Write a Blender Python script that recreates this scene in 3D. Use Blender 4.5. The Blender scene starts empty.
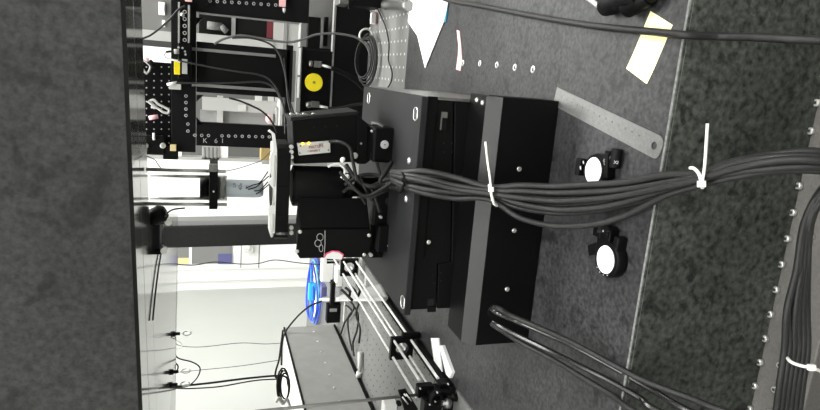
import bpy, bmesh, math, random
from mathutils import Vector, Matrix
random.seed(7)
S = 0.001   # everything below is measured in millimetres; x right, y away, z up, table top z = 0
scene = bpy.context.scene
COL = scene.collection

# ---------------------------------------------------------------- camera (held on its side)
F = 600.0
Yc = Vector((145, 195, -600)).normalized()
Xc = -Vector((-2792, 229, -600)); Xc = (Xc - Yc * Xc.dot(Yc)).normalized()
Zc = Xc.cross(Yc).normalized()
CAM = Vector((0, 0, 342))
right_u = Vector((Xc[0], Yc[0], Zc[0])); up_u = Vector((Xc[1], Yc[1], Zc[1])); back = Vector((Xc[2], Yc[2], Zc[2]))
cd = bpy.data.cameras.new('camera'); cam = bpy.data.objects.new('camera', cd); COL.objects.link(cam)
cd.sensor_fit = 'HORIZONTAL'; cd.sensor_width = 36; cd.lens = F / 820 * 36; cd.clip_start = 0.01; cd.clip_end = 50
m = Matrix.Identity(4)
ra, ua = -up_u, right_u
for i in range(3):
    m[i][0] = ra[i]; m[i][1] = ua[i]; m[i][2] = back[i]; m[i][3] = CAM[i] * S
cam.matrix_world = m
scene.camera = cam

def ray(x, y):
    return right_u * (205 - y) + up_u * (410 - x) - back * F
def P(x, y, Y):          # point of the vertical plane at distance Y seen at (x, y)
    r = ray(x, y); return CAM + r * (Y / r.y)
def G(x, y, z=0.0):      # point of the level plane z
    r = ray(x, y); return CAM + r * ((z - CAM.z) / r.z)
def D(x, y, d):          # point at distance d along the camera axis
    return CAM + ray(x, y) * (d / F)

# ---------------------------------------------------------------- world and light
w = bpy.data.worlds.new('world'); scene.world = w; w.use_nodes = True
w.node_tree.nodes['Background'].inputs[0].default_value = (0.9, 0.95, 1, 1)
w.node_tree.nodes['Background'].inputs[1].default_value = 0.3
scene.view_settings.view_transform = 'Standard'; scene.view_settings.look = 'None'
scene.view_settings.gamma = 1; scene.view_settings.use_curve_mapping = False
scene.view_settings.exposure = 0.38
LAMPS = [(-450, 200, 9), (450, 1900, 40), (1300, 200, 26), (1800, 2300, 12), (-300, -1300, 10), (1300, -1300, 22), (-600, 1300, 15)]  # the last lamp is added to brighten the left wall and grey case
def area(loc, sx, sy, power):
    l = bpy.data.lights.new('ceiling_lamp_light', 'AREA'); l.shape = 'RECTANGLE'; l.size = sx * S; l.size_y = sy * S
    l.energy = power; l.color = (1.0, 1.0, 0.98)
    o = bpy.data.objects.new('ceiling_lamp_light', l); COL.objects.link(o); o.location = Vector(loc) * S
for (x, y, p) in LAMPS:
    area((x, y, 1880), 1150, 560, p)

# ---------------------------------------------------------------- materials
def mat(name, col, rough=0.5, metal=0.0, spec=0.5, noise=0.0, nscale=200.0, bump=0.0, emit=None, estr=0.0, coat=0.0):
    mt = bpy.data.materials.new(name); mt.use_nodes = True
    nt = mt.node_tree; b = nt.nodes['Principled BSDF']
    b.inputs['Base Color'].default_value = (*col, 1); b.inputs['Roughness'].default_value = rough
    b.inputs['Metallic'].default_value = metal; b.inputs['Specular IOR Level'].default_value = spec
    b.inputs['Coat Weight'].default_value = coat
    if emit: b.inputs['Emission Color'].default_value = (*emit, 1); b.inputs['Emission Strength'].default_value = estr
    tc = nt.nodes.new('ShaderNodeTexCoord')
    n = nt.nodes.new('ShaderNodeTexNoise'); n.inputs['Scale'].default_value = nscale; n.inputs['Detail'].default_value = 4
    nt.links.new(tc.outputs['Object'], n.inputs['Vector'])
    if noise > 0:
        r = nt.nodes.new('ShaderNodeValToRGB')
        r.color_ramp.elements[0].position = .35; r.color_ramp.elements[1].position = .68
        r.color_ramp.elements[0].color = (*[c * (1 - noise) for c in col], 1)
        r.color_ramp.elements[1].color = (*[min(1, c * (1 + noise)) for c in col], 1)
        nt.links.new(n.outputs['Fac'], r.inputs['Fac']); nt.links.new(r.outputs['Color'], b.inputs['Base Color'])
    if bump > 0:
        bp = nt.nodes.new('ShaderNodeBump'); bp.inputs['Strength'].default_value = bump; bp.inputs['Distance'].default_value = 0.0006
        nt.links.new(n.outputs['Fac'], bp.inputs['Height']); nt.links.new(bp.outputs['Normal'], b.inputs['Normal'])
    return mt

def granite(name, base, light, dark, s1, s2, rough, spec, contrast=.25, coarse=4.0):
    mt = bpy.data.materials.new(name); mt.use_nodes = True
    nt = mt.node_tree; b = nt.nodes['Principled BSDF']
    b.inputs['Roughness'].default_value = rough; b.inputs['Specular IOR Level'].default_value = spec
    tc = nt.nodes.new('ShaderNodeTexCoord')
    def noise(scale, detail, dist=0.0):
        n = nt.nodes.new('ShaderNodeTexNoise'); n.inputs['Scale'].default_value = scale; n.inputs['Detail'].default_value = detail
        n.inputs['Distortion'].default_value = dist
        nt.links.new(tc.outputs['Object'], n.inputs['Vector']); return n
    n1 = noise(s1, 6); n2 = noise(s2, 5, 1.0); n3 = noise(coarse, 3)
    def ramp(src, p0, p1, c0, c1):
        r = nt.nodes.new('ShaderNodeValToRGB'); r.color_ramp.elements[0].position = p0; r.color_ramp.elements[1].position = p1
        r.color_ramp.elements[0].color = (*c0, 1); r.color_ramp.elements[1].color = (*c1, 1)
        nt.links.new(src.outputs['Fac'], r.inputs['Fac']); return r
    a = ramp(n1, .3, .7, base, light); k = ramp(n2, .34, .44, (dark,) * 3, (1, 1, 1)); c = ramp(n3, .3, .75, (1 - contrast,) * 3, (1 + contrast,) * 3)
    def mul(x, y):
        mx = nt.nodes.new('ShaderNodeMix'); mx.data_type = 'RGBA'; mx.blend_type = 'MULTIPLY'; mx.inputs['Factor'].default_value = 1
        nt.links.new(x, mx.inputs['A']); nt.links.new(y, mx.inputs['B']); return mx.outputs['Result']
    nt.links.new(mul(mul(a.outputs['Color'], k.outputs['Color']), c.outputs['Color']), b.inputs['Base Color'])
    return mt

M = {}
M['granite_top'] = granite('honed_granite', (.012, .0125, .013), (.050, .050, .0515), .42, 230, 55, .45, .35, .3, 7)
M['granite_front'] = granite('rough_granite', (.010, .012, .010), (.075, .082, .072), .40, 170, 60, .7, .2, .3, 9)
M['granite_beam'] = granite('beam_granite', (.017, .017, .0172), (.043, .043, .0425), .55, 170, 24, .7, .3, .18, 6)
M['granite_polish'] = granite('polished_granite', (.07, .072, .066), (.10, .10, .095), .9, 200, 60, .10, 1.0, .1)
M['granite_edge'] = mat('granite_edge', (.16, .165, .16), .6, noise=.3, nscale=300)
M['granite_dark'] = mat('granite_dark', (.012, .012, .012), .7)
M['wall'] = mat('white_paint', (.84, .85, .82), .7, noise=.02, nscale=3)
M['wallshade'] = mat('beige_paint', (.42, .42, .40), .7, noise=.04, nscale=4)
M['wallleft'] = mat('shaded_left_wall', (.50, .51, .485), .7, noise=.02, nscale=3)  # white wall greyed in its colour to stand in for dimmer light
M['ceil'] = mat('ceiling_tile', (.75, .75, .73), .9)
M['floor'] = mat('vinyl_floor', (.28, .28, .27), .5, noise=.1, nscale=20)
M['white'] = mat('white_enamel', (.80, .80, .78), .45)
M['offwhite'] = mat('grey_white_enamel', (.34, .34, .325), .5)
M['greypaint'] = mat('grey_paint', (.20, .20, .195), .6)
M['black'] = mat('black_anodised', (.0025, .0025, .0027), .48, 0, .12, noise=.2, nscale=600)
M['blacksat'] = mat('black_satin', (.0035, .0035, .0037), .52, 0, .12, noise=.15, nscale=500, bump=.05)
M['blackmatt'] = mat('black_matt', (.004, .004, .004), .75, 0, .12)
M['frameblack'] = mat('black_frame_paint', (.0045, .0045, .0047), .6, 0, .14)
M['greymetal'] = mat('grey_anodised_plate', (.016, .0165, .017), .55, 0, .13, noise=.08, nscale=30)
M['postgrey'] = mat('dark_grey_coating', (.008, .008, .008), .6, 0, .22, noise=.15, nscale=120)
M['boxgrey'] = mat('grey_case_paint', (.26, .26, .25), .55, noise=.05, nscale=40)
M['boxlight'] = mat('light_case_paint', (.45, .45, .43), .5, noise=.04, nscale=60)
M['steel'] = mat('steel', (.86, .86, .84), .3, .7, noise=.05, nscale=300)
M['brushed'] = mat('brushed_steel', (.22, .22, .215), .4, .85, noise=.10, nscale=400, bump=.1)
M['rodsteel'] = mat('cage_rod_steel', (.55, .54, .52), .3, .6)
M['chamfer'] = mat('lit_black_chamfer', (.022, .022, .022), .45, 0, .4)  # cover chamfer painted paler to stand in for the light on it
M['brightsteel'] = mat('bright_rod_steel', (.95, .95, .93), .3, .3)
M['backgrey'] = mat('back_panel_grey', (.10, .10, .095), .7)
M['screw'] = mat('screw_steel', (.75, .75, .73), .3, .8)
M['ledge'] = mat('grey_ledge_steel', (.098, .093, .086), .6, .1, noise=.12, nscale=400, bump=.15)
M['bread'] = mat('grey_breadboard_steel', (.165, .165, .16), .5, .25, noise=.08, nscale=250)
M['hole'] = mat('hole_dark', (.03, .03, .03), .8)
M['holebright'] = mat('hole_rim', (.62, .62, .60), .4, .3)
M['cable'] = mat('grey_black_cable', (.014, .014, .014), .5, 0, .3, noise=.15, nscale=200)
M['cablegloss'] = mat('glossy_black_cable', (.010, .010, .010), .22, 0, .7)
M['cablegrey'] = mat('grey_cable', (.022, .022, .022), .5, 0, .4)
M['cablelight'] = mat('light_grey_cable', (.13, .13, .13), .35)
M['cableflat'] = mat('black_cable', (.006, .006, .006), .6, 0, .3)
M['tie'] = mat('white_nylon', (.70, .70, .66), .4)
M['paper'] = mat('white_paper', (.92, .93, .92), .8)
M['pink'] = mat('pink_paper', (.85, .48, .50), .8)
M['pinkhot'] = mat('pink_plastic', (.85, .10, .20), .5)
M['yellownote'] = mat('yellow_paper', (.95, .88, .42), .8)
M['yellow'] = mat('yellow_plastic', (.88, .72, .01), .5)
M['bluestrip'] = mat('blue_strip', (.02, .22, .36), .5)
M['bluetube'] = mat('blue_tubing', (.03, .09, .75), .3)
M['cyan'] = mat('cyan_tubing_highlight', (.05, .55, .9), .3)
M['purple'] = mat('blue_purple_print', (.10, .10, .24), .6)
M['cream'] = mat('cream_print', (.75, .62, .32), .6)
M['cardboard'] = mat('cardboard', (.26, .19, .07), .8)
M['red'] = mat('dark_red', (.10, .008, .014), .5)
M['mirror'] = mat('mirror_lamp_glare', (.93, .91, .92), .25, 0, .8, coat=.5)  # white base colour stands in for the reflected ceiling lamp
M['objective'] = mat('pale_grey_barrel', (.42, .46, .50), .35, .3)
M['label'] = mat('pale_label', (.60, .60, .57), .5)
M['textdark'] = mat('dark_print', (.03, .03, .04), .6)
M['textred'] = mat('red_print', (.30, .06, .05), .6)
M['textgrey'] = mat('grey_print', (.42, .42, .42), .6)
M['amber'] = mat('amber_led', (.9, .6, .05), .4, emit=(1, .62, .02), estr=4)
M['lampface'] = mat('lamp_panel', (.9, .9, .9), .5, emit=(1, 1, .97), estr=6)
M['pearl'] = mat('white_ceramic', (.85, .85, .83), .35)
def glassmat():
    mt = mat('window_glass', (.10, .11, .11), .08, 0, .6); return mt
M['glass'] = glassmat()

# ---------------------------------------------------------------- mesh helpers
class MB:
    def __init__(s): s.v = []; s.f = []; s.sm = []
    def add(s, vs, fs, smooth=False):
        k = len(s.v); s.v += [Vector(p) for p in vs]; s.f += [tuple(i + k for i in f) for f in fs]; s.sm += [smooth] * len(fs)
    def box(s, x0, x1, y0, y1, z0, z1):
        vs = [(x, y, z) for z in (z0, z1) for y in (y0, y1) for x in (x0, x1)]
        s.add(vs, [(0, 2, 3, 1), (4, 5, 7, 6), (0, 1, 5, 4), (2, 6, 7, 3), (0, 4, 6, 2), (1, 3, 7, 5)]); return s
    def obox(s, c, ax, ay, az):          # centre and three half-extent vectors
        c = Vector(c); vs = [c + ax * i + ay * j + az * k for k in (-1, 1) for j in (-1, 1) for i in (-1, 1)]
        s.add(vs, [(0, 2, 3, 1), (4, 5, 7, 6), (0, 1, 5, 4), (2, 6, 7, 3), (0, 4, 6, 2), (1, 3, 7, 5)]); return s
    def prism(s, pts, d):                # polygon of 3-D points pushed along d
        n = len(pts); d = Vector(d); a = [Vector(p) for p in pts]
        s.add(a + [p + d for p in a], [tuple(range(n))[::-1], tuple(range(n, 2 * n))] + [(i, (i + 1) % n, n + (i + 1) % n, n + i) for i in range(n)]); return s
    def cyl(s, p0, p1, r0, r1=None, seg=20, caps=True):
        return s.lathe(p0, p1, [(0, r0), (1, r0 if r1 is None else r1)], seg, caps)
    def lathe(s, p0, p1, prof, seg=24, caps=True):     # prof: (fraction along, radius)
        p0 = Vector(p0); p1 = Vector(p1); d = p1 - p0; n = d.normalized()
        a = n.orthogonal().normalized(); b = n.cross(a)
        k = len(s.v)
        for (t, r) in prof:
            for i in range(seg):
                th = 2 * math.pi * i / seg; s.v.append(p0 + d * t + (a * math.cos(th) + b * math.sin(th)) * r)
        for j in range(len(prof) - 1):
            for i in range(seg):
                i2 = (i + 1) % seg; s.f.append((k + j * seg + i, k + j * seg + i2, k + (j + 1) * seg + i2, k + (j + 1) * seg + i)); s.sm.append(True)
        if caps:
            s.f.append(tuple(k + i for i in range(seg))[::-1]); s.sm.append(False)
            e = k + (len(prof) - 1) * seg; s.f.append(tuple(e + i for i in range(seg))); s.sm.append(False)
        return s
    def ring(s, c, n, R, r, seg=28, seg2=8):
        c = Vector(c); n = Vector(n).normalized(); a = n.orthogonal().normalized(); b = n.cross(a)
        pts = [c + (a * math.cos(2 * math.pi * i / seg) + b * math.sin(2 * math.pi * i / seg)) * R for i in range(seg)]
        return s.tube(pts, r, seg2, closed=True, smooth=False)
    def annulus(s, p0, p1, ri, ro, seg=32):     # thick flat ring
        return s.lathe(p0, p1, [(0, ri), (0, ro), (1, ro), (1, ri), (0, ri)], seg, False)
    def tube(s, pts, r, seg=8, closed=False, smooth=True, n=6):
        pts = [Vector(p) for p in pts]
        if smooth and len(pts) > 2:
            out = []; m = len(pts)
            for i in range(m - 1):
                a = pts[max(i - 1, 0)]; b = pts[i]; c = pts[i + 1]; d = pts[min(i + 2, m - 1)]
                for j in range(n):
                    t = j / n; out.append(.5 * ((2 * b) + (c - a) * t + (2 * a - 5 * b + 4 * c - d) * t * t + (3 * b - a - 3 * c + d) * t ** 3))
            out.append(pts[-1]); pts = out
        m = len(pts); k = len(s.v); prev = None
        for i in range(m):
            if closed: d = pts[(i + 1) % m] - pts[i - 1]
            else: d = pts[min(i + 1, m - 1)] - pts[max(i - 1, 0)]
            d.normalize()
            if prev is None: a = d.orthogonal().normalized()
            else: a = (prev - d * prev.dot(d)); a = a.normalized() if a.length > 1e-6 else d.orthogonal().normalized()
            prev = a; b = d.cross(a)
            for j in range(seg):
                th = 2 * math.pi * j / seg; s.v.append(pts[i] + (a * math.cos(th) + b * math.sin(th)) * r)
        for i in range(m if closed else m - 1):
            i2 = (i + 1) % m
            for j in range(seg):
                j2 = (j + 1) % seg; s.f.append((k + i * seg + j, k + i * seg + j2, k + i2 * seg + j2, k + i2 * seg + j)); s.sm.append(True)
        if not closed:
            s.f.append(tuple(k + j for j in range(seg))[::-1]); s.sm.append(False)
            s.f.append(tuple(k + (m - 1) * seg + j for j in range(seg))); s.sm.append(False)
        return s

ORI = {}
def root_of(o): return ORI.get(o.name, Vector((0, 0, 0)))
def obj(name, mb, material, parent=None, bevel=0, label=None):
    o0 = root_of(parent) if parent else None
    if parent is None:
        xs = [v.x for v in mb.v]; ys = [v.y for v in mb.v]; zs = [v.z for v in mb.v]
        o0 = Vector(((min(xs) + max(xs)) / 2, (min(ys) + max(ys)) / 2, min(zs)))
    me = bpy.data.meshes.new(name); me.from_pydata([tuple((v - o0) * S) for v in mb.v], [], mb.f)
    me.polygons.foreach_set('use_smooth', mb.sm); me.materials.append(M[material] if isinstance(material, str) else material)
    bm = bmesh.new(); bm.from_mesh(me); bmesh.ops.recalc_face_normals(bm, faces=bm.faces); bm.to_mesh(me); bm.free()
    o = bpy.data.objects.new(name, me); COL.objects.link(o)
    if parent: o.parent = parent
    else: o.location = o0 * S
    ORI[o.name] = o0
    if bevel:
        b = o.modifiers.new('bevel', 'BEVEL'); b.width = bevel * S; b.segments = 2; b.limit_method = 'ANGLE'
    if label: o['label'] = label
    return o
def thing(name, label, cat, loc, group=None):
    o = bpy.data.objects.new(name, None); COL.objects.link(o); o.location = Vector(loc) * S; o.empty_display_size = .01
    o['label'] = label; o['category'] = cat
    if group: o['group'] = group
    ORI[o.name] = Vector(loc); return o
def tag(o, label, cat, group=None, kind=None):
    o['label'] = label; o['category'] = cat
    if group: o['group'] = group
    if kind: o['kind'] = kind
    return o
def struct(name, mb, material, parent=None):
    o = obj(name, mb, material, parent)
    if parent is None: o['kind'] = 'structure'
    return o
def copies(name, mb, material, places, parent, label=None):    # alike pieces sharing one mesh; mb centred on origin
    me = None; out = []
    for p in places:
        if me is None:
            me = bpy.data.meshes.new(name); me.from_pydata([tuple(v * S) for v in mb.v], [], mb.f)
            me.polygons.foreach_set('use_smooth', mb.sm); me.materials.append(M[material])
            bm = bmesh.new(); bm.from_mesh(me); bmesh.ops.recalc_face_normals(bm, faces=bm.faces); bm.to_mesh(me); bm.free()
        o = bpy.data.objects.new(name, me); COL.objects.link(o); o.parent = parent
        o.location = (Vector(p) - (root_of(parent) if parent else Vector((0, 0, 0)))) * S
        ORI[o.name] = Vector(p)
        if label: o['label'] = label
        out.append(o)
    return out
def text(name, s, c, right, up, size, material, parent):
    cu = bpy.data.curves.new(name, 'FONT'); cu.body = s; cu.size = size * S; cu.extrude = 0.0001; cu.align_x = 'CENTER'; cu.align_y = 'CENTER'
    t = bpy.data.objects.new(name + '_src', cu)
    COL.objects.link(t)
    me = bpy.data.meshes.new_from_object(t); COL.objects.unlink(t); bpy.data.objects.remove(t)
    me.materials.clear(); me.materials.append(M[material])
    r = Vector(right).normalized(); u = Vector(up); u = (u - r * u.dot(r)).normalized(); n = r.cross(u)
    mt = Matrix((r, u, n)).transposed()
    me.transform(mt.to_4x4())
    o = bpy.data.objects.new(name, me); COL.objects.link(o); o.parent = parent; o.location = (Vector(c) - root_of(parent)) * S
    return o
def rect(x0, x1, y0, y1, Y, th, mb=None):     # box standing at distance Y that covers those pixels; th mm deep
    mb = mb or MB(); xm = (x0 + x1) / 2; ym = (y0 + y1) / 2
    zt = P(x0, ym, Y).z; zb = P(x1, ym, Y).z; xr = P(xm, y0, Y).x; xl = P(xm, y1, Y).x
    return mb.box(xl, xr, Y, Y + th, zb, zt)
def tubep(pts, r, seg=8): return MB().tube(pts, r, seg)
UP = Vector((0, 0, 1)); XR = Vector((1, 0, 0)); YF = Vector((0, 1, 0))

# ================================================================= THE ROOM
RX0, RX1, RY0, RY1, RZ0, RZ1 = -1200, 2600, -2400, 3200, -900, 1900
struct('floor', MB().box(RX0, RX1, RY0, RY1, RZ0 - 50, RZ0), 'floor')
struct('ceiling', MB().box(RX0, RX1, RY0, RY1, RZ1, RZ1 + 50), 'ceil')
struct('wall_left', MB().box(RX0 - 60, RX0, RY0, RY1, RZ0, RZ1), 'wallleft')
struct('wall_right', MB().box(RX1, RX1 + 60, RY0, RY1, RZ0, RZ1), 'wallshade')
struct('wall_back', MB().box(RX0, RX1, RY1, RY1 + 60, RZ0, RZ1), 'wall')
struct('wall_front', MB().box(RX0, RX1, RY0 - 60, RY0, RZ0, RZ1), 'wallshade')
struct('baseboard_left', MB().box(RX0, RX0 + 12, RY0, RY1, RZ0, RZ0 + 90), 'greypaint')
for i, (x, y, p) in enumerate(LAMPS):
    t = thing('ceiling_lamp', ['square ceiling lamp panel above the front of the granite table', 'ceiling lamp panel between the beam and the white door',
        'ceiling lamp panel above the right end of the granite beam', 'ceiling lamp panel at the far right corner', 'ceiling lamp panel behind the camera on the left',
        'ceiling lamp panel behind the camera on the right', 'added lamp panel brightening the left wall, above the overhead stone plate'][i], 'lamp', (x, y, 1885))
    obj('diffuser', MB().box(x - 575, x + 575, y - 280, y + 280, 1888, 1892), 'lampface', t)
    obj('lamp_frame', MB().box(x - 600, x + 600, y - 305, y + 305, 1890, 1899), 'white', t)

# white door on the back wall, seen left of the grey post
YB = RY1
d = rect(120, 420, 165, 268, YB - 34, 34); struct('door_1', d, 'wall')
dr = bpy.data.objects['door_1']
g = rect(150, 232, 246, 264, YB - 40, 8); dgl = obj('door_glass', g, 'greypaint', dr)
obj('door_mullion', rect(150, 232, 0, 1, YB, 1) if 0 else rect(189, 192, 246, 264, YB - 44, 8), 'white', dr)
obj('notice', rect(178, 189, 258, 264, YB - 43, 4), 'cream', dgl)
obj('sticker', rect(218, 232, 254, 264, YB - 43, 4), 'purple', dgl)
obj('seam', rect(240.6, 241.4, 240, 268, YB - 36, 3), 'greypaint', dr)
obj('seam', rect(258.6, 259.6, 240, 268, YB - 36, 3), 'greypaint', dr)
kb = MB(); c = P(249, 250, YB - 60)
kb.lathe(c + Vector((0, 60, 0)), c, [(0, 30), (.15, 30), (.2, 12), (.7, 12), (.8, 26), (1, 20)], 16); kb.tube([c, c + Vector((60, -8, -10)), c + Vector((60, -8, -60))], 9, 8)
obj('door_handle', kb, 'steel', dr)
struct('trim_1', rect(120, 420, 268, 279, YB - 20, 20), 'wall')

# ================================================================= GRANITE TABLE AND ITS STAND
TX0, TX1, TY0, TY1 = -441, 1300, 392, 1108
gt = thing('granite_table', 'thick black granite table slab under the ruler and mirror mounts', 'table', (400, 750, -151))
body = MB().box(TX0, TX1, TY0 + .1, TY1, -151, -1.2)
obj('front_block', body, 'granite_front', gt)
obj('top_surface', MB().prism([(TX0 + 2, TY0 + 2.5, -1.2), (TX1, TY0 + 2.5, -1.2), (TX1, TY1, -1.2), (TX0 + 2, TY1, -1.2)], (0, 0, 1.2)), 'granite_top', gt)
obj('pale_edge', MB().prism([(TX0, TY0, -3.2), (TX0, TY0 + 2.5, 0.05), (TX0, TY0 + 2.7, -3.2)], (TX1 - TX0, 0, 0)), 'granite_edge', gt)  # front edge line in a paler grey than the slab
# threaded inserts
ins = MB().annulus((0, 0, 0), (0, 0, .6), 2.3, 4.3, 20)
insp = [G(x, y, 0) for (x, y) in ((463, 63), (480, 63.5), (497, 65), (515, 67.5), (533, 69.5))]
copies('threaded_insert', ins, 'screw', insp, gt, 'steel ring of a threaded insert')
copies('insert_hole', MB().cyl((0, 0, 0), (0, 0, .35), 2.3, seg=16), 'hole', insp, gt)

# steel ledge below the granite
lg = thing('steel_ledge', 'grey steel ledge with rows of cap screws below the granite front', 'ledge', (300, 300, -175))
obj('ledge_plate', MB().box(TX0 - 250, TX1, 343, 700, -175, -151.5), 'ledge', lg, bevel=1.5)
obj('ledge_skirt', MB().box(TX0 - 250, TX1, 352, 372, -900, -175.5), 'greypaint', lg)
sc = MB().lathe((0, 0, 0), (0, 0, 5), [(0, 3.2), (.8, 3.2), (1, 2.6)], 14)
pts = []
a0 = G(801, 186, -151.5); a1 = G(762, 378, -151.5)
n = 8; step = (a1 - a0) / 7.6
for i in range(-5, 12): pts.append(Vector((a0.x + step.x * i, a0.y, -151.5)))
b0 = G(783, 362 + 3, -151.5)
for i in range(-8, 6): pts.append(Vector((b0.x - step.x * i * 1.0, b0.y, -151.5)))
copies('cap_screw', sc, 'screw', pts, lg)
copies('screw_socket', MB().cyl((0, 0, 5.02), (0, 0, 5.2), 1.5, seg=6), 'hole', pts, lg)
struct_pts = None

# ================================================================= BREADBOARDS
def breadboard(name, label, x0, x1, y0, y1, z, pitch, hx0, hx1, hy0, hy1, r, material):
    t = thing(name, label, 'breadboard', ((x0 + x1) / 2, (y0 + y1) / 2, z - 60))
    obj('board', MB().box(x0, x1, y0, y1, z - 60, z), 'bread', t, bevel=2)
    h = MB(); y = hy0
    while y < hy1:
        x = hx0
        while x < hx1:
            h.cyl((x, y, z + .05), (x, y, z + .4), r, seg=6); x += pitch
        y += pitch
    o = obj('tapped_holes', h, material, t); o['kind'] = 'stuff'
    return t
breadboard('optical_breadboard', 'light grey drilled breadboard under the long cage rail', -1185, -447, 560, 2150, -2, 25, -730, -455, 800, 1700, 1.9, 'hole')
breadboard('optical_breadboard', 'light grey drilled breadboard behind the white paper point', -440, 1000, 1114, 1900, -2, 25, -60, 330, 1130, 1560, 2.6, 'holebright')

# ================================================================= GRANITE BRIDGE
ZU = 416.5; BY0, BY1 = 620, 766
def slope(o):      # the beam dips slightly to the left
    for v in o.data.vertices:
        wx = v.co.x / S + root_of(o).x; v.co.z += 0.023 * (wx + 150) * S
    return o
def GT(x, y):
    z = ZU
    for _ in range(12): z = ZU + .023 * (G(x, y, z).x + 150)
    return G(x, y, z)
br = thing('granite_bridge', 'massive grey granite beam spanning across the view above the stage', 'beam', (0, 700, ZU))
slope(obj('beam_block', MB().box(-1150, 1500, BY0, BY1, ZU + 2.5, ZU + 330), 'granite_beam', br, label='grey honed granite front face'))
slope(obj('dark_chamfer', MB().prism([(-1150, BY0 + .2, ZU + 2.4), (-1150, BY0 + 8, ZU - .5), (-1150, BY0 + 30, ZU + 2.4)], (2650, 0, 0)), 'granite_dark', br))
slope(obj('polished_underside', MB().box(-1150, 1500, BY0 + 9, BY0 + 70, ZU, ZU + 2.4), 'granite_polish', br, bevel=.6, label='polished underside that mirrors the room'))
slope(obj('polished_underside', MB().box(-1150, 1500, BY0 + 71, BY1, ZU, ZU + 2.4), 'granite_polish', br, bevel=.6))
# overhead plate behind the beam, left
q = [GT(148, 215), GT(178, 214), GT(177.5, 300), GT(175, 350), GT(170, 409)]
for v_ in q: v_.z = ZU
pl = [Vector((q[0].x, BY1 + .5, ZU)), q[1], q[2], q[3], q[4], q[4] + (q[4] - q[3]) * 2.0]
pl[5].x = max(pl[5].x, -1100)
pl.append(Vector((-1100, BY1 + .5, ZU)))
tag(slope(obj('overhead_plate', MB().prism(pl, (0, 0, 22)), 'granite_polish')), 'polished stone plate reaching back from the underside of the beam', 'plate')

# hooks under the plate with hanging strings and cables
def hook(x, y, lab, z=ZU - 1):
    c = GT(x, y); t = thing('hook_screw', lab, 'hook', (c.x, c.y, c.z - 14))
    obj('screw_head', MB().lathe(c, c - Vector((0, 0, 12)), [(0, 5), (.3, 5), (.35, 3), (1, 3)], 12), 'postgrey', t)
    obj('hook_loop', MB().tube([c + Vector((4 * math.cos(a) + 0, 0, -14 - 10 + 7 * math.sin(a))) for a in [i * .6 for i in range(10)]], 1.0, 6), 'steel', t)
    return c
h1 = hook(173, 334, 'small hook with a thin wire loop under the overhead plate, upper one')
h2 = hook(170, 385, 'dark hook holding the thick cable pair under the overhead plate')
h3 = hook(171, 372, 'tiny hook with a string close beside the thick cable hook')
Yw = 1300
tag(obj('hanging_string', tubep([GT(173, 337) - UP * 4] + [P(x, y, Yw) for x, y in ((178, 345), (200, 347), (240, 343), (265, 344), (282, 343))], .7, 6), 'cablegrey'), 'thin grey string hanging from the upper hook to the grey case', 'string')
tag(obj('wire_loop', tubep([P(x, y, 1220) for x, y in ((176, 335), (176, 340), (181, 343), (181, 348), (174, 348), (172, 345))], .9, 6), 'steel'), 'small wire loop dangling at the upper hook', 'wire')
tag(obj('hanging_string', tubep([GT(170, 373) - UP * 4] + [P(x, y, Yw) for x, y in ((176, 372.5), (200, 370), (240, 366), (280, 360))], .7, 6), 'cablegrey'), 'thin grey string hanging just above the thick cable pair', 'string')
tag(obj('hanging_cable', tubep([P(x, y, 1180) for x, y in ((172, 387), (210, 383), (250, 378), (283, 376), (288, 384), (289, 392))], 2.2, 8), 'cableflat'), 'thick black cable hanging straight from the dark hook to the grey case', 'cable')
tag(obj('hanging_cable', tubep([P(x, y, 1180) for x, y in ((172, 388), (190, 388.5), (220, 386.5), (255, 380.5), (280, 379))], 1.4, 6), 'cableflat'), 'thin black cable sagging beside the thick cable of the dark hook', 'cable')
tag(obj('hanging_cable', tubep([P(x, y, 1180) for x, y in ((173, 350), (178, 358), (192, 362), (200, 368), (197, 378), (188, 386), (178, 387))], 1.4, 6), 'cableflat'), 'black cable bulging out in a wide loop from the overhead plate', 'cable')
tag(obj('hanging_cable', tubep([P(x, y, 1150) for x, y in ((172, 360), (178, 366), (176, 373), (173, 380), (175, 392), (173, 386), (171, 376))], 1.4, 6), 'cableflat'), 'small black cable loop knotted at the dark hook', 'cable')

# bracket and connector under the beam
t = thing('under_beam_bracket', 'dark bracket with two silver screws fixed under the beam beside the post', 'bracket', D(155, 236, 800))
bc = P(154, 236, 800)
obj('bracket_body', rect(147, 160, 224, 250, 800, 30), 'greymetal', t, bevel=2)
obj('flange', rect(148, 161, 219.5, 224, 796, 36), 'blackmatt', t)
obj('flange', rect(149, 160, 250.5, 254.5, 796, 36), 'blackmatt', t)
for (x, y) in ((168.5, 222.5), (164, 251)):
    c = P(x, y, 800); obj('bracket_screw', MB().lathe(c + Vector((0, 20, 4)), c, [(0, 3), (.5, 3), (.55, 5), (1, 4.4)], 12), 'screw', t)
    c2 = P(x - 5, y, 806); obj('screw_arm', MB().cyl(c2 + Vector((0, 0, 10)), c + Vector((0, 10, 0)), 3.5), 'postgrey', t)
t = thing('round_connector', 'black round plug under the beam next to the cage rods', 'connector', P(158, 215, 790))
c0 = P(149.5, 219, 790); c1 = P(166, 211, 790)
obj('plug_body', MB().lathe(c0, c1, [(0, 8), (.2, 11), (.75, 11), (1, 7)], 20), 'blacksat', t)
obj('plug_cable', tubep([P(185, 208, 775), P(172, 210, 775), P(165, 217, 785)] + [GT(x, y) - UP * 2 for x, y in ((161, 230), (160.5, 247), (157, 268), (153.5, 295), (151, 320))], 1.1, 8), 'cablegrey', t)

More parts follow.
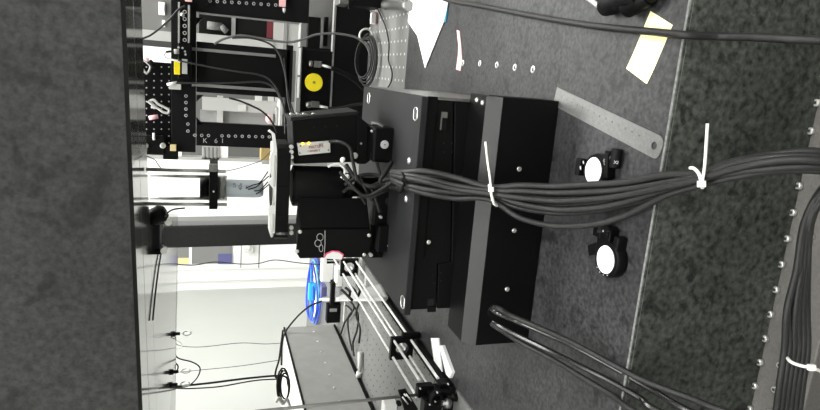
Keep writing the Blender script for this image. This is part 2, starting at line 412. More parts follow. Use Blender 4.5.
# ================================================================= GREY POST
pp = rect(165, 300, 223, 246.5, 1850, 70)
PX0 = P(230, 246.3, 1850).x; PX1 = P(230, 226, 1850).x
post = thing('support_post', 'tall dark grey square post standing behind the stage', 'post', ((PX0 + PX1) / 2, 1885, -60))
top = P(230, 235, 1850)
lean = (P(285, 244, 1850).x - P(185, 247, 1850).x) / (P(285, 244, 1850).z - P(185, 247, 1850).z)
zc = top.z
def lx(x, z): return x + lean * (z - zc)
z0, z1 = -2, 1500
vs = [(lx(PX0, z0), 1850, z0), (lx(PX1, z0), 1850, z0), (lx(PX1, z1), 1850, z1), (lx(PX0, z1), 1850, z1)]
obj('post_tube', MB().prism(vs, (0, 75, 0)), 'postgrey', post, bevel=3)
obj('side_web', MB().prism([(lx(PX1 + .5, z0), 1862, z0), (lx(PX1 + 15, z0), 1862, z0), (lx(PX1 + 15, z1), 1862, z1), (lx(PX1 + .5, z1), 1862, z1)], (0, 55, 0)), 'greypaint', post, label='lighter grey side strip')
obj('foot_plate', MB().box(lx(PX0, 0) - 30, lx(PX1, 0) + 30, 1820, 1955, -2, 8), 'postgrey', post, bevel=1)
tag(obj('wall_wire', tubep([P(x, y, 1800) for x, y in ((165, 262), (178, 264.5), (195, 265), (215, 262), (240, 264), (258, 263.5), (275, 260), (300, 263), (326, 265))], 1.6, 6), 'cableflat'), 'thin black wire running past the door handle beside the grey post', 'wire')

# ================================================================= STAGE (granite-coloured black XYZ stage)
SX0, SX1 = -266, -20
st = thing('motion_stage', 'large black motorised positioning stage with a flat grey top plate', 'stage', (-140, 740, 0))
obj('top_plate', MB().box(SX0, SX1, 606, 872, 127, 135), 'greymetal', st, bevel=1.2, label='grey top plate')
def zf(x, y, Y=612): return P(x, y, Y).z
def xf(x, y, Y=612): return P(x, y, Y).x
ys = 612
seam = [(455, 95), (451, 262), (438, 264), (436, 318)]
sp = [P(x, y, ys) for x, y in seam]
up_poly = [Vector((SX0 + 4, ys, 126.6)), Vector((SX0 + 4, ys, sp[3].z + .6)), Vector((sp[2].x, ys, sp[2].z + .6)), Vector((sp[1].x, ys, sp[1].z + .6)), Vector((SX1 - 3, ys, sp[0].z + .6)), Vector((SX1 - 3, ys, 126.6))]
obj('upper_carriage', MB().prism(up_poly, (0, 254, 0)), 'blacksat', st, bevel=1)
lo_poly = [Vector((SX0 + 4, ys, 40)), Vector((SX0 + 4, ys, sp[3].z - .6)), Vector((sp[2].x, ys, sp[2].z - .6)), Vector((sp[1].x, ys, sp[1].z - .6)), Vector((SX1 - 3, ys, sp[0].z - .6)), Vector((SX1 - 3, ys, 40))]
obj('lower_carriage', MB().prism(lo_poly, (0, 254, 0)), 'blacksat', st, bevel=1)
obj('cover_strip', rect(421.5, 431, 96, 258, 609, 2.5), 'black', st, bevel=.5)
obj('recess', rect(441, 447, 112, 130, 610.5, 3), 'backgrey', st)
obj('recess', rect(442, 447, 118, 131, 610, 3), 'blackmatt', st)
obj('recess', rect(428, 434, 299, 306, 610, 3), 'postgrey', st)
obj('recess', rect(428, 436, 307, 312, 610, 3), 'blackmatt', st)
scr = MB().lathe((0, 0, 0), (0, -1.6, 0), [(0, 2.6), (.7, 2.6), (1, 2.0)], 14)
tiny = MB().cyl((0, 0, 0), (0, -.8, 0), 1.0, seg=8)
copies('stage_screw', scr, 'screw', [P(428.5, 242, 611)], st)
copies('small_screw', tiny, 'greymetal', [P(x, y, 611) for x, y in ((444, 143), (452, 143), (444, 152), (452, 152), (433, 275), (441, 273), (434, 283), (441, 281))], st)
for (x, y) in ((416, 114), (369, 98), (403, 302), (388, 113)):
    c = G(x, y, 135); l = 5.5 if x != 388 else .1
    if x == 388: continue
    sm = MB()
    pts = [Vector((c.x + math.copysign(3, math.cos(a)) + 4 * math.cos(a), c.y + 6.5 * math.sin(a), 135.1)) for a in [i * math.pi / 10 for i in range(20)]]
    sm.prism(pts, (0, 0, .5)); obj('slot', sm, 'hole', st)
    obj('slot_rim', MB().tube([p + Vector((0, 0, .3)) for p in pts], .7, 6, closed=True, smooth=False), 'screw', st)
copies('top_screw', MB().lathe((0, 0, 0), (0, 0, 2.5), [(0, 4), (.6, 4), (1, 2.6)], 14), 'screw', [G(410, 161, 135), G(407, 199, 135)], st)

# lower front cover
CX0, CX1 = -284, -13
cv = obj('base_cover', MB().prism([(CX0, 562, .4), (CX0, 557, .4), (CX0, 557, 65), (CX0, 569, 78), (CX0, 611, 78), (CX0, 611, .4)], (CX1 - CX0, 0, 0)), 'black', st, bevel=.8)
obj('chamfer_face', MB().prism([(CX0 + .5, 556.6, 65.6), (CX0 + .5, 568.4, 78.4), (CX0 + .5, 569, 77.4), (CX0 + .5, 557.6, 65)], (CX1 - CX0 - 1, 0, 0)), 'chamfer', st, label='slanted edge')
obj('side_plate', MB().box(SX1 - 2.5, SX1 + .5, 611.6, 868, 2, 126.5), 'brushed', st, label='bare metal side plate')
obj('stage_base', MB().box(SX0 + 2, SX1 - 4, 611.5, 866, 0, 39.8), 'black', st, bevel=1)
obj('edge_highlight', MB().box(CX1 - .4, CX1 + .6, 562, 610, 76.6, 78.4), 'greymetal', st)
copies('cover_screw', scr, 'screw', [P(x, y, 557) for x, y in ((519, 169), (514, 230.5), (507, 289))], st)
copies('cover_top_screw', MB().lathe((0, 0, 0), (0, 0, 2.5), [(0, 3), (1, 2)], 12), 'screw', [Vector((CX1 - 8, 575, 78)), Vector((CX1 - 6, 590, 78))], st)
obj('cable_port', MB().cyl(P(495, 311, 557) + Vector((0, 3, 0)), P(495, 311, 557) - Vector((0, 2, 0)), 9, seg=20), 'blackmatt', st)

# ================================================================= CAMERA HEAD ON THE STAGE
YR = 720
hd = thing('rotation_mount_assembly', 'black instrument head with a wide ring plate standing on the stage top', 'instrument', G(398, 200, 135))
def hp(x, y, Y=YR): return P(x, y, Y)
cR = hp(281, 185, YR + 60); cT = cR + UP * ((P(271, 185, YR).z - P(281, 185, YR).z))
Rr = (P(281, 135, YR).x - P(281, 235, YR).x) / 2 * .97
zb_, zt_ = P(290, 185, YR).z, P(276.5, 185, YR).z
cx_, cy_ = cR.x, YR + Rr * .45
Wr = Rr
def slab(w, y0, y1, za, zb, ch=12):
    pts = [(-w, y0 + ch), (-w + ch * .35, y0 + ch * .35), (-w + ch, y0), (-w * .45, y0), (-w * .42, y0 + 1.5), (w * .15, y0 + 1.5), (w * .18, y0), (w - ch, y0), (w - ch * .35, y0 + ch * .35), (w, y0 + ch), (w, y1), (-w, y1)]
    return MB().prism([Vector((cx_ + p[0], p[1], za)) for p in pts], (0, 0, zb - za))
obj('ring_plate', slab(Wr, YR, YR + 62, zb_, zt_), 'blacksat', hd, bevel=.8)
obj('ring_groove', slab(Wr - 1.5, YR + 2.5, YR + 60, zt_, zt_ + 1.2), 'blackmatt', hd)
obj('ring_cap', slab(Wr - 2, YR + 1, YR + 58, zt_ + 1.2, zt_ + 3.5), 'label', hd, bevel=.5, label='white top flange')
obj('ring_bore', MB().cyl((cx_, YR + 30, zt_ + 3.6), (cx_, YR + 30, zt_ + 4.2), 22, seg=28), 'hole', hd)
# crumpled white tape on the ring
tp = [(268, 131.5), (272, 134), (273, 142), (273, 150), (270, 158), (270, 170), (272, 178), (268, 182), (274, 190), (275, 205), (269, 208), (270, 222), (273, 233), (277, 234), (277, 150), (275, 134), (270, 130)]
tpm = MB().prism([P(x, y, YR + 2) for x, y in tp], (0, 7, 0)); obj('white_tape', tpm, 'pearl', hd, label='torn white plastic film along the ring edge')
for i, y in enumerate((147, 152, 157, 228, 233)):
    c = P(291.5, y, YR + 2); obj('ring_screw', MB().cyl(c, c + Vector((0, 4, 0)), 2.6, seg=10), 'screw', hd)
obj('ring_screw', MB().cyl(P(276, 233.5, YR), P(289, 233.5, YR), 1.8, seg=8), 'brushed', hd)
# neck and barrel
c = P(315, 186, YR + 25); bt = Vector((c.x, c.y, P(291, 186, YR + 25).z)); bb = Vector((c.x, c.y, P(343, 186, YR + 25).z))
rb = (P(315, 166, YR).x - P(315, 207, YR).x) / 2
obj('barrel', MB().lathe(bt, bb, [(0, rb * .8), (.04, rb * .8), (.05, rb), (.93, rb), (.96, rb * .92), (1, rb * .9)], 36), 'black', hd, bevel=.4)
obj('barrel_ring', MB().ring(bt - UP * 3, UP, rb * .96, 1.2), 'blacksat', hd)
b2 = Vector((c.x, c.y, 135)); obj('pedestal', MB().lathe(bb, b2, [(0, rb * .7), (.2, rb * .7), (.25, rb * .5), (1, rb * .5)], 28), 'blacksat', hd)
# motor box, turned so that one corner faces forward
pc = P(330, 229.5, YR - 28)                     # front corner
z_t, z_b = P(297, 240, YR - 20).z, P(371, 240, YR - 20).z
ctl = P(330, 258, YR - 16); ctr = P(330, 199, YR - 2)
dl = Vector((ctl.x - pc.x, ctl.y - pc.y, 0)); drr = Vector((ctr.x - pc.x, ctr.y - pc.y, 0))
c0 = Vector((pc.x, pc.y, 0)); zz = [z_b, z_t]; ch = 5
# face plate polygon with clipped upper corners, in the plane of the left face
n_ = Vector((dl.y, -dl.x, 0)).normalized()
if n_.y > 0: n_ = -n_
pol = [c0 + UP * (z_b + ch), c0 + dl * .2 + UP * z_b, c0 + dl * .8 + UP * z_b, c0 + dl + UP * (z_b + ch), c0 + dl + UP * (z_t - ch), c0 + dl * .8 + UP * z_t, c0 + dl * .12 + UP * z_t, c0 + UP * (z_t - ch * .6)]
mface = obj('motor_face', MB().prism(pol, -n_ * 5), 'black', hd, bevel=.6)
blk = [c0 + UP * (z_b + 3) - n_ * 5.2, c0 + dl * .98 + UP * (z_b + 3) - n_ * 5.2, c0 + dl * .98 + drr * 1.0 + UP * (z_b + 3) - n_ * 5.2, c0 + drr + UP * (z_b + 3) - n_ * 5.2]
obj('motor_body', MB().prism(blk, UP * (z_t - z_b - 5)), 'blacksat', hd, bevel=2)
for (x, y) in ((300, 231.5), (297, 251), (369, 235), (364, 254.5), (371, 255)):
    r = ray(x, y); tt = (c0 - CAM).dot(n_) / r.dot(n_); c = CAM + r * tt
    obj('motor_screw', MB().lathe(c, c + n_ * 1.6, [(0, 2.5), (.7, 2.5), (1, 1.8)], 12), 'screw', mface)
def onface(x, y, off=.3):
    r = ray(x, y); tt = (c0 - CAM).dot(n_) / r.dot(n_); return CAM + r * tt + n_ * off
# scratched silver mark
for k, (x, y) in enumerate(((320, 237), (318, 243), (321, 248))):
    pp_ = [onface(x + 3.2 * math.cos(a) * (1 if k < 2 else .6), y + 3.5 * math.sin(a), .5) for a in [i * .7 for i in range(10)]]
    obj('silver_mark', MB().tube(pp_, .45, 5), 'textgrey', mface)
obj('silver_mark', MB().tube([onface(325, 230.5, .5), onface(325, 244, .5), onface(324, 256, .5)], .5, 5, smooth=False), 'textgrey', mface)
hp_ = [onface(x, y, 1.2) for x, y in ((323, 257), (326, 252.5), (332, 249.8), (339, 250.5), (343.5, 253.5), (343, 256.5), (341, 259))]
obj('pink_sticker', MB().prism(hp_, n_ * .6), 'pinkhot', mface)
hp_ = [onface(x, y, 1.9) for x, y in ((324, 257.5), (327, 253.3), (332.5, 250.9), (338.8, 251.7), (342.3, 254.4), (341.3, 258.5))]
obj('sticker_centre', MB().prism(hp_, n_ * .5), 'paper', mface)
# lower mounting bracket joining box and stage
obj('lower_bracket', rect(371, 393, 205, 258, YR - 10, 60), 'black', hd, bevel=1.5)
obj('bracket_arm', rect(378, 397, 226, 252, YR - 30, 30), 'black', hd, bevel=1.5)
for (x, y) in ((381, 217.5), (392, 228.5), (389, 246), (371, 255)):
    c = P(x, y, YR - 31); obj('bracket_screw', MB().lathe(c + Vector((0, 6, 0)), c, [(0, 2), (1, 2)], 10), 'screw', hd)
obj('clamp_block', rect(374, 409, 190, 226, YR - 18, 55), 'black', hd, bevel=2)
c = P(389.5, 201.3, YR - 18.2); obj('clamp_disc', MB().lathe(c, c - YF * 1.5, [(0, 5.2), (.8, 5.2), (1, 4.6)], 24), 'greymetal', hd)

# sensor box with the lit label
sb = thing('sensor_box', 'black sensor box with a lit pale label facing the front', 'sensor', G(390, 145, 135))
YS = 735
zt = P(293, 140, YS).z; zb = P(357, 140, YS).z
q = [P(x, y, YS) for x, y in ((292, 121), (357, 114.5), (357, 162), (294, 164))]
obj('sensor_case', MB().prism(q, (0, 62, 0)), 'black', sb, bevel=1)
q2 = [P(x, y, YS) + XR * 4.2 for x, y in ((290.5, 121), (358, 114.5))]
obj('side_plate', MB().prism([q2[0] - XR * 4, q2[0], q2[1], q2[1] - XR * 4], (0, 64, 0)), 'greymetal', sb, bevel=.5, label='bare grey side plate')
for x in (292, 298, 304.5, 314):
    c = P(x, 117.5, YS + 20); obj('case_clip', MB().tube([c + XR * 2, c + XR * 5 + UP * 2, c + XR * 3 - UP * 4], 1.3, 6), 'screw', sb)
q3 = [P(x, y, YS - 2) for x, y in ((357, 115), (372, 127), (373, 158), (366, 164), (357, 164))]
obj('tapered_end', MB().prism(q3, (0, 55, 0)), 'blackmatt', sb, bevel=1)
for (x, y) in ((314, 127.5), (325.5, 126.5), (337, 126)):
    c = P(x, y, YS - .3); obj('rivet', MB().cyl(c, c - YF * .6, 1.3, seg=8), 'greymetal', sb)
ql = [P(x, y, YS - 6) for x, y in ((297.5, 143.5), (330, 141), (330.5, 152.5), (299, 155.5))]
lab = obj('label_plate', MB().prism(ql, (0, 5.5, 0)), 'label', sb, bevel=.3, label='pale label with two amber lights')
lc = P(315, 149, YS - 6.5)
rt = (ql[0] - ql[1]).normalized()
text('label_text', 'MATSP-I', P(316, 146.8, YS - 6.6), (ql[1] - ql[0]), -(ql[3] - ql[0]) , 5.0, 'textred', lab)
text('label_text', 'I-SERIES 2', P(314, 150.8, YS - 6.6), (ql[1] - ql[0]), -(ql[3] - ql[0]), 3.6, 'textred', lab)
text('label_text', 'BY', P(321, 144.8, YS - 6.6), (ql[1] - ql[0]), -(ql[3] - ql[0]), 4.2, 'textdark', lab)
for (x, y) in ((302.8, 143.5), (308.8, 143)):
    c = P(x, y, YS - 7); obj('indicator_light', MB().lathe(c, c - YF * 1.6, [(0, 1.5), (.6, 1.4), (1, .7)], 10), 'amber', lab)
for (x, y) in ((328.3, 150), (300.5, 146), (299.8, 153)):
    c = P(x, y, YS - 6.2); obj('label_screw', MB().cyl(c, c - YF * .5, .9, seg=8), 'textdark', lab)
obj('support_leg', rect(340, 392, 140, 160, YS + 8, 40), 'blackmatt', sb, bevel=1)
c = P(355, 155.5, YS - 5); obj('leg_screw', MB().lathe(c, c - YF * 2, [(0, 4), (.7, 4), (1, 3)], 16), 'screw', sb)
c = P(361, 143.5, YS - 5); obj('end_screw', MB().cyl(c, c - YF * 1, 1.4, seg=8), 'screw', sb)

# side block with the round screw
bl = thing('clamp_cube', 'small black cube with a round grey screw, on the stage plate', 'clamp', G(402, 145, 135))
obj('cube_body', rect(373, 404, 128, 163, 700, 40), 'black', bl, bevel=3)
c = P(384.5, 144.5, 700); obj('cube_screw', MB().lathe(c, c - YF * 2.0, [(0, 5.2), (.75, 5.2), (1, 4.4)], 24), 'textgrey', bl)
obj('screw_socket', MB().cyl(c - YF * 2.05, c - YF * 2.3, 1.0, seg=6), 'hole', bl)
obj('side_lever', MB().tube([P(371, 123, 715), P(378, 124, 712), P(383, 127, 710)], 2.2, 8), 'brushed', bl)
for (x, y) in ((371.5, 131), (399, 155)):
    c = P(x, y, 699); obj('edge_screw', MB().cyl(c, c - YF * 1.5, 1.6, seg=8), 'screw', bl)

# ================================================================= OBJECTIVE IN ITS CAGE
YO = 765
ob = thing('objective_cage', 'vertical four rod cage hanging from the beam with an objective lens', 'lens', P(240, 188, YO))
for (y, xe, Y, lb) in ((171.5, 226, YO - 24, 0), (177.2, 227, YO + 14, 0), (199, 227, YO + 14, 0), (204.6, 227, YO - 24, 0)):
    b = P(xe, y, Y); obj('cage_rod', MB().cyl(Vector((b.x, b.y, ZU - .5)), b, 2.1, seg=16), 'rodsteel', ob)
obj('cage_plate', rect(209.2, 217.8, 166.5, 209.5, YO - 32, 60), 'blacksat', ob, bevel=1.2)
obj('cage_clamp', rect(208.8, 217.6, 164.8, 172, YO - 34, 10), 'brushed', ob, bevel=1)
c = P(213.6, 191.5, YO - 32); obj('set_screw', MB().cyl(c, c - YF * .8, 1.1, seg=8), 'screw', ob)
def vax(x, yc, Y=YO): return P(x, yc, Y)
cx = P(230, 188.3, YO).x
def zz_(x): return P(x, 188.3, YO).z
def RR(h): return h / 2 * (P(230, 180, YO).x - P(230, 190, YO).x) / 10
obj('rear_collar', MB().lathe((cx, YO, zz_(200)), (cx, YO, zz_(209.5)), [(0, RR(20)), (.8, RR(20)), (1, RR(18))], 28), 'black', ob)
obj('threaded_collar', MB().lathe((cx, YO, zz_(217)), (cx, YO, zz_(225.5)), [(0, RR(22)), (.85, RR(22)), (.9, RR(20)), (1, RR(20))], 28), 'brushed', ob)
obj('lens_barrel', MB().lathe((cx, YO, zz_(225.5)), (cx, YO, zz_(263)), [(0, RR(17)), (.04, RR(17.6)), (.75, RR(17.6)), (.92, RR(16.6)), (1, RR(13.5))], 32), 'objective', ob)
yt = YO - RR(17.6) - .6
# upright lettering on the barrel
for (s_, x, y, sz) in (('LX', 234.5, 185, 5.2), ('40x', 240.5, 186.5, 6.2), ('0.6', 246.5, 187, 3.6)):
    text('barrel_text', s_, P(x, y, yt), (1, 0, 0), (0, 0, 1), sz, 'textdark', ob)
wires = [((246, 188), (253, 185), (260, 182.5), (268, 171.5)), ((248, 189.5), (256, 187), (262, 182), (269, 176)), ((254, 191), (260, 190), (266, 184), (271, 178)), ((256, 194), (261, 191), (267, 186), (272, 182))]
for i, wv in enumerate(wires):
    tag(obj('sensor_wire', tubep([P(x, y, YO - RR(17.6) - 3) for x, y in wv], .8, 6), 'cableflat'), ['uppermost', 'second from top', 'third from top', 'lowest'][i] + ' thin black wire between the objective barrel and the ring plate', 'wire', 'wires at the objective tip')
tag(obj('loose_wire', tubep([P(x, y, 741) for x, y in ((147, 156), (155, 160), (157, 163), (160, 167), (163, 170.5))], .6, 6), 'cableflat'), 'short black wire end poking out above the cage rods', 'wire')
tag(obj('loose_wire', tubep([P(x, y, 745) for x, y in ((218, 172), (226, 171), (238, 168.5), (252, 164), (262, 160), (272, 150))], .5, 6), 'cablegrey'), 'thin grey wire from the cage plate towards the ring plate', 'wire')

# ================================================================= BLACK OPTICS FRAME (right background)
YK = 1240
fr = thing('vertical_optics_frame', 'large black drilled optics frame with rectangular openings', 'frame', P(300, 70, YK))
def fb(name, x0, x1, y0, y1, m_='frameblack', dY=0, th=14, bev=1.0): return obj(name, rect(x0, x1, y0, y1, YK + dY, th), m_, fr, bevel=bev)
fb('frame_bar', 171, 196, -30, 152)
fb1 = fb('frame_bar', 196.4, 310, -40, 17.5)
fb('frame_bar', 196.4, 290, 45.5, 95)
fb2 = fb('frame_bar', 196.4, 300, 124.5, 147.5)
fb('frame_bar', 285.5, 292, 45, 124, 'frameblack')
fb('inner_panel', 206, 283, 55, 90, 'blackmatt', -4, 3.5, .3)
fb('panel_trim', 192, 276, 51, 54, 'greypaint', -6, 5.5, .3)
fb('panel_trim', 192, 276, 86, 89, 'greypaint', -6, 5.5, .3)
fb('inner_frame_edge', 199, 300, 17.6, 19.3, 'greypaint', -6, 5, .3)
# corner fillets of the upper opening
for (x, y, sx, sy) in ((196.4, 95, 1, 1), (196.4, 124.5, 1, -1), (196.4, 17.5, 1, 1)):
    L = 7
    pts = [P(x, y, YK), P(x + L, y, YK), P(x, y + sy * L, YK)]
    obj('corner_fillet', MB().prism(pts, (0, 13, 0)), 'frameblack', fr)
hr = MB().annulus((0, 0, 0), (0, -1.4, 0), 1.6, 3.1, 14)
pl_ = [(186, y) for y in (96, 102.5, 109, 115.5)] + [(195 + 6.75 * i, 135.2 + .15 * i) for i in range(12) if i != 3]
pl_ += [(210 + 7.3 * i, 1.0 + .45 * i) for i in range(11)] + [(188, 131), (188, 124)]
copies('hole_ring', hr, 'textgrey', [P(x, y, YK - .2) for x, y in pl_], fr)
text('frame_lettering', 'K', P(205, 140.8, YK - .8), (0, 0, -1), (1, 0, 0), 13, 'textgrey', fb2)
text('frame_lettering', '6', P(216, 141, YK - .8), (0, 0, -1), (1, 0, 0), 13, 'textgrey', fb2)
text('frame_lettering', 'I', P(222.5, 141, YK - .8), (0, 0, -1), (1, 0, 0), 13, 'textgrey', fb2)

# rail at top
rl = thing('aluminium_rail', 'short silver edged rail with a row of holes on the optics frame', 'rail', P(184, 20, YK - 16))
rweb = obj('rail_web', rect(179.5, 188, -6, 43, YK - 14, 13), 'blackmatt', rl)
obj('rail_edge', rect(178, 179.8, 2, 43, YK - 18, 17), 'offwhite', rl, bevel=.3)
obj('rail_edge', rect(187.8, 189.8, 5, 43, YK - 18, 17), 'offwhite', rl, bevel=.3)
copies('rail_hole', MB().annulus((0, 0, 0), (0, -1.4, 0), 2.0, 3.6, 14), 'textgrey', [P(184.7, y, YK - 14.6) for y in (12, 19, 26, 33, 40)], rweb)
obj('rail_screw', MB().cyl(P(181, 13.5, YK - 20), P(183.5, 16, YK - 16), 3, seg=10), 'screw', rl)
tag(obj('pink_tag', rect(185, 192, -3, 1.5, YK - 22, 6), 'pink', bevel=.5), 'pink tag at the end of the silver edged rail', 'tag')
# carriage on the rail
cg = thing('rail_carriage', 'black carriage block with yellow and grey labels below the rail', 'carriage', P(184, 65, YK - 26))
obj('carriage_body', rect(178, 191, 43.5, 79, YK - 24, 23), 'black', cg, bevel=1.5)
obj('yellow_label', rect(174, 180, 61, 74.5, YK - 27, 2.5), 'yellow', cg, bevel=.3, label='yellow label')
obj('grey_label', rect(182, 187.3, 59, 74, YK - 27, 2.5), 'textgrey', cg, bevel=.3)
copies('carriage_hole', MB().cyl((0, 0, 0), (0, -1, 0), 2, seg=10), 'textgrey', [P(x, y, YK - 24.3) for x, y in ((182.5, 48), (185, 51.5), (185.5, 54.5), (178.5, 47.5))], cg)
cc = P(177, 52, YK - 30)
obj('limit_connector', MB().cyl(P(174, 51.5, YK - 30), P(179, 51.5, YK - 30), 4.4, seg=12), 'offwhite', cg)
obj('white_lead', tubep([P(x, y, YK - 32) for x, y in ((165, 52), (164, 55), (166, 58), (171, 59.5), (176, 60.5), (181, 61.5))], 1.8, 6), 'pearl', cg)
obj('black_lead', tubep([P(x, y, YK - 32) for x, y in ((175, 51.5), (170, 51.5), (166, 52))], 2, 6), 'cableflat', cg)
t = thing('inline_connector', 'pale rectangular cable connector on the frame under the yellow label', 'connector', P(175, 86, YK - 20))
obj('connector_shell', rect(169, 181, 84, 89.5, YK - 16, 14), 'label', t, bevel=.6)
obj('white_plug', MB().cyl(P(167, 84.5, YK - 18), P(177, 82.5, YK - 18), 2.6, seg=10), 'pearl', t)
obj('plug_cable', tubep([P(x, y, YK - 24) for x, y in ((176, 83), (190, 83), (215, 83.3), (240, 82.5), (262, 82), (274, 88), (281, 100), (286, 115), (290, 127))], 1.8, 6), 'cablegrey', t)

def cab(lab, pts, Y, r=1.6, m_='cablegrey', cat='cable', name='signal_cable', grp=None):
    return tag(obj(name, tubep([P(x, y, Y) for x, y in pts], r, 8), m_), lab, cat, grp)
cab('grey cable arching from the yellow labelled carriage down to the instrument head', ((178, 60.5), (195, 64), (215, 68), (240, 72), (258, 74.5), (270, 80), (279, 93), (284, 108), (285, 120), (285, 134)), YK - 34)
cab('grey cable looping in an S across the frame to the coiled cable', ((214, 44), (225, 38.5), (240, 35.5), (258, 38), (275, 41), (292, 42), (305, 38.5), (317, 34.5), (335, 33.5), (355, 37), (366, 45), (370, 55)), YK - 40, 2.2, 'cablelight')
cab('dark cable dropping from the S shaped cable to the instrument head', ((232, 38), (250, 38), (268, 43), (278, 52), (283, 65), (286, 80), (288, 100), (292, 117), (291, 125)), YK - 46, 1.8)
cab('black lead crossing the upper left opening of the drilled breadboard', ((141, 39), (150, 35.5), (160, 28), (170, 19), (178, 10), (185, 6)), YK - 40, 1.8)
cab('black lead running over the lower window to the instrument head', ((229, 98), (240, 101), (252, 106), (263, 112), (272, 122), (277, 133)), YK - 60, 1.8, 'cableflat')
cab('dark thin lead beside the black plate down to the sensor box', ((284, 58), (286, 75), (288, 92), (292, 108), (296, 120)), YK - 52, 1.4, 'cableflat')

# plate with yellow disc
yp = thing('plate_with_yellow_disc', 'black upright plate carrying a round yellow disc and two connectors', 'plate', P(331, 80, 1180))
obj('plate', rect(300, 331, 50, 112, 1180, 16), 'black', yp, bevel=1)
obj('side_strip', rect(296.5, 301, 47, 122, 1172, 26), 'greypaint', yp, bevel=.5)
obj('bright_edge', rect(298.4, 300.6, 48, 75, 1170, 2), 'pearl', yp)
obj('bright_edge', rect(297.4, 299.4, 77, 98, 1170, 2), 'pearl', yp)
c = P(313.5, 82.3, 1180); ydc = obj('yellow_disc', MB().lathe(c, c - YF * 6, [(0, 17), (.9, 17), (1, 16.2)], 36), 'yellow', yp, label='flat round yellow disc')
obj('disc_screw', MB().cyl(c - YF * 6.05, c - YF * 7, 2.6, seg=10), 'cardboard', ydc)
for (x0, y0, x1, y1) in ((309, 63.5, 313, 63.8), (306, 104.8, 312, 104.5)):
    obj('connector_nut', MB().lathe(P(x0, y0, 1172), P(x1, y1, 1172), [(0, 4.5), (.3, 6), (.7, 6), (1, 3.5)], 12), 'brushed', yp)
obj('connector_body', rect(314.5, 321.5, 61, 67.5, 1166, 13), 'brushed', yp, bevel=.5)
obj('connector_body', rect(311.5, 319.5, 101.5, 107.5, 1166, 13), 'brushed', yp, bevel=.5)
obj('white_boot', MB().cyl(P(321.5, 65, 1170), P(331.5, 68, 1170), 2.8, 2.0, 10), 'pearl', yp)
obj('white_boot', MB().cyl(P(319, 106, 1170), P(328, 107.8, 1170), 2.8, 2.0, 10), 'pearl', yp)
cab('thick black cable from the upper connector of the yellow disc plate', ((331.5, 68), (340, 72), (350, 77), (358, 83), (364, 90)), 1160, 4.4, 'blackmatt')
cab('grey black cable from the lower connector of the yellow disc plate', ((328, 107.8), (338, 108), (350, 105.5), (360, 104), (372, 104)), 1160, 2.4, 'cable')

# panels behind
t = thing('black_enclosure_panel', 'wide black panel standing along the back of the drilled breadboard', 'panel', P(376, 40, 1425))
obj('panel_sheet', rect(334.5, 379, -50, 150, 1425, 20), 'frameblack', t, bevel=1)
obj('panel_edge', rect(332.4, 334.4, -50, 150, 1422, 20), 'greypaint', t)
t = thing('grey_cabinet_side', 'light grey cabinet side showing above the black panel', 'cabinet', P(334, 20, 1500))
obj('cabinet_side', rect(300, 333.8, -60, 150, 1500, 40), 'greypaint', t, bevel=1)
obj('dark_post', rect(308, 320, 17, 52, 1470, 20), 'blackmatt', t)
obj('dark_post', rect(325, 328, 17, 46, 1470, 20), 'blackmatt', t)
obj('gap_strip', rect(321, 323, 20, 52, 1465, 4), 'greypaint', t)  # plain grey strip between the two dark posts
t = thing('dark_backdrop', 'black curtain board behind the yellow disc plate', 'panel', P(372, 120, 1445))
obj('board_sheet', rect(292, 381, 44, 260, 1455, 15), 'blackmatt', t)
bpy.data.objects.remove(bpy.data.objects['board_sheet'])
obj('board_sheet', rect(300, 381, 50, 158, 1448, 15), 'blackmatt', t)

# far shelf unit seen through the openings
sh = thing('storage_rack', 'white and grey storage rack seen through the frame openings', 'rack', P(300, 70, 2000))
R_ = lambda n, x0, x1, y0, y1, m_, Y=2000, th=30: obj(n, rect(x0, x1, y0, y1, Y, th), m_, sh)
R_('rear_board', 130, 305, -60, 160, 'backgrey', 2320, 20)
R_('rack_upright', 262, 640, 163, 170, 'offwhite', 2005, 20)
R_('rack_upright', 262, 640, 20, 26, 'offwhite', 2005, 20)
obj('shelf_board', MB().box(P(278, 163, 1900).x - 10, P(278, 100, 1900).x, 1890, 2060, P(278, 154, 1900).z - 8, P(278, 154, 1900).z - .5), 'offwhite', sh)
obj('shelf_board', MB().box(P(271, 124, 1960).x - 10, P(271, 110, 1960).x + 10, 1930, 2060, P(271, 119, 1960).z - 22, P(271, 119, 1960).z - 14.3), 'greypaint', sh)
R_('window_cabinet', 199, 232, 14.5, 36, 'blackmatt', 2000, 30)
R_('window_trim', 196, 272, 12, 15, 'greypaint', 1990, 20)
R_('window_post', 231.5, 235.5, 14, 37, 'greypaint', 1992, 20)
R_('dark_screen', 235.5, 274, 15, 38, 'blackmatt', 2000, 30)
R_('red_strip', 267, 273, 18, 38, 'red', 1995, 6)
R_('white_panel', 273.5, 300.5, 12, 50, 'offwhite', 1990, 20)
R_('dark_upright', 282.8, 286.3, 12, 95, 'greypaint', 1984, 8)
R_('grey_upright', 300.5, 307.5, 12, 50, 'boxgrey', 1980, 20)
R_('white_rail', 196, 273.4, 36.5, 45.6, 'offwhite', 1985, 20)
R_('white_shelf', 202, 300, 100, 112.5, 'offwhite', 1985, 20)
R_('white_divider', 217, 223, 96, 130, 'offwhite', 1988, 20)
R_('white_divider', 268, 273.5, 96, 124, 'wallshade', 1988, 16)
R_('grey_shelf', 200, 300, 112.5, 126, 'greypaint', 2010, 14)
R_('white_edge', 141, 171, 30.5, 40.5, 'offwhite', 1985, 20)
R_('dark_gap', 141, 171, 40.5, 46.5, 'hole', 1985, 20)
R_('white_edge', 141, 172, 46.8, 63, 'white', 1980, 20)
R_('white_divider', 177.5, 181.5, 147, 159.5, 'white', 1985, 20)
R_('lower_board', 140, 178, 62, 146, 'blackmatt', 2020, 14)
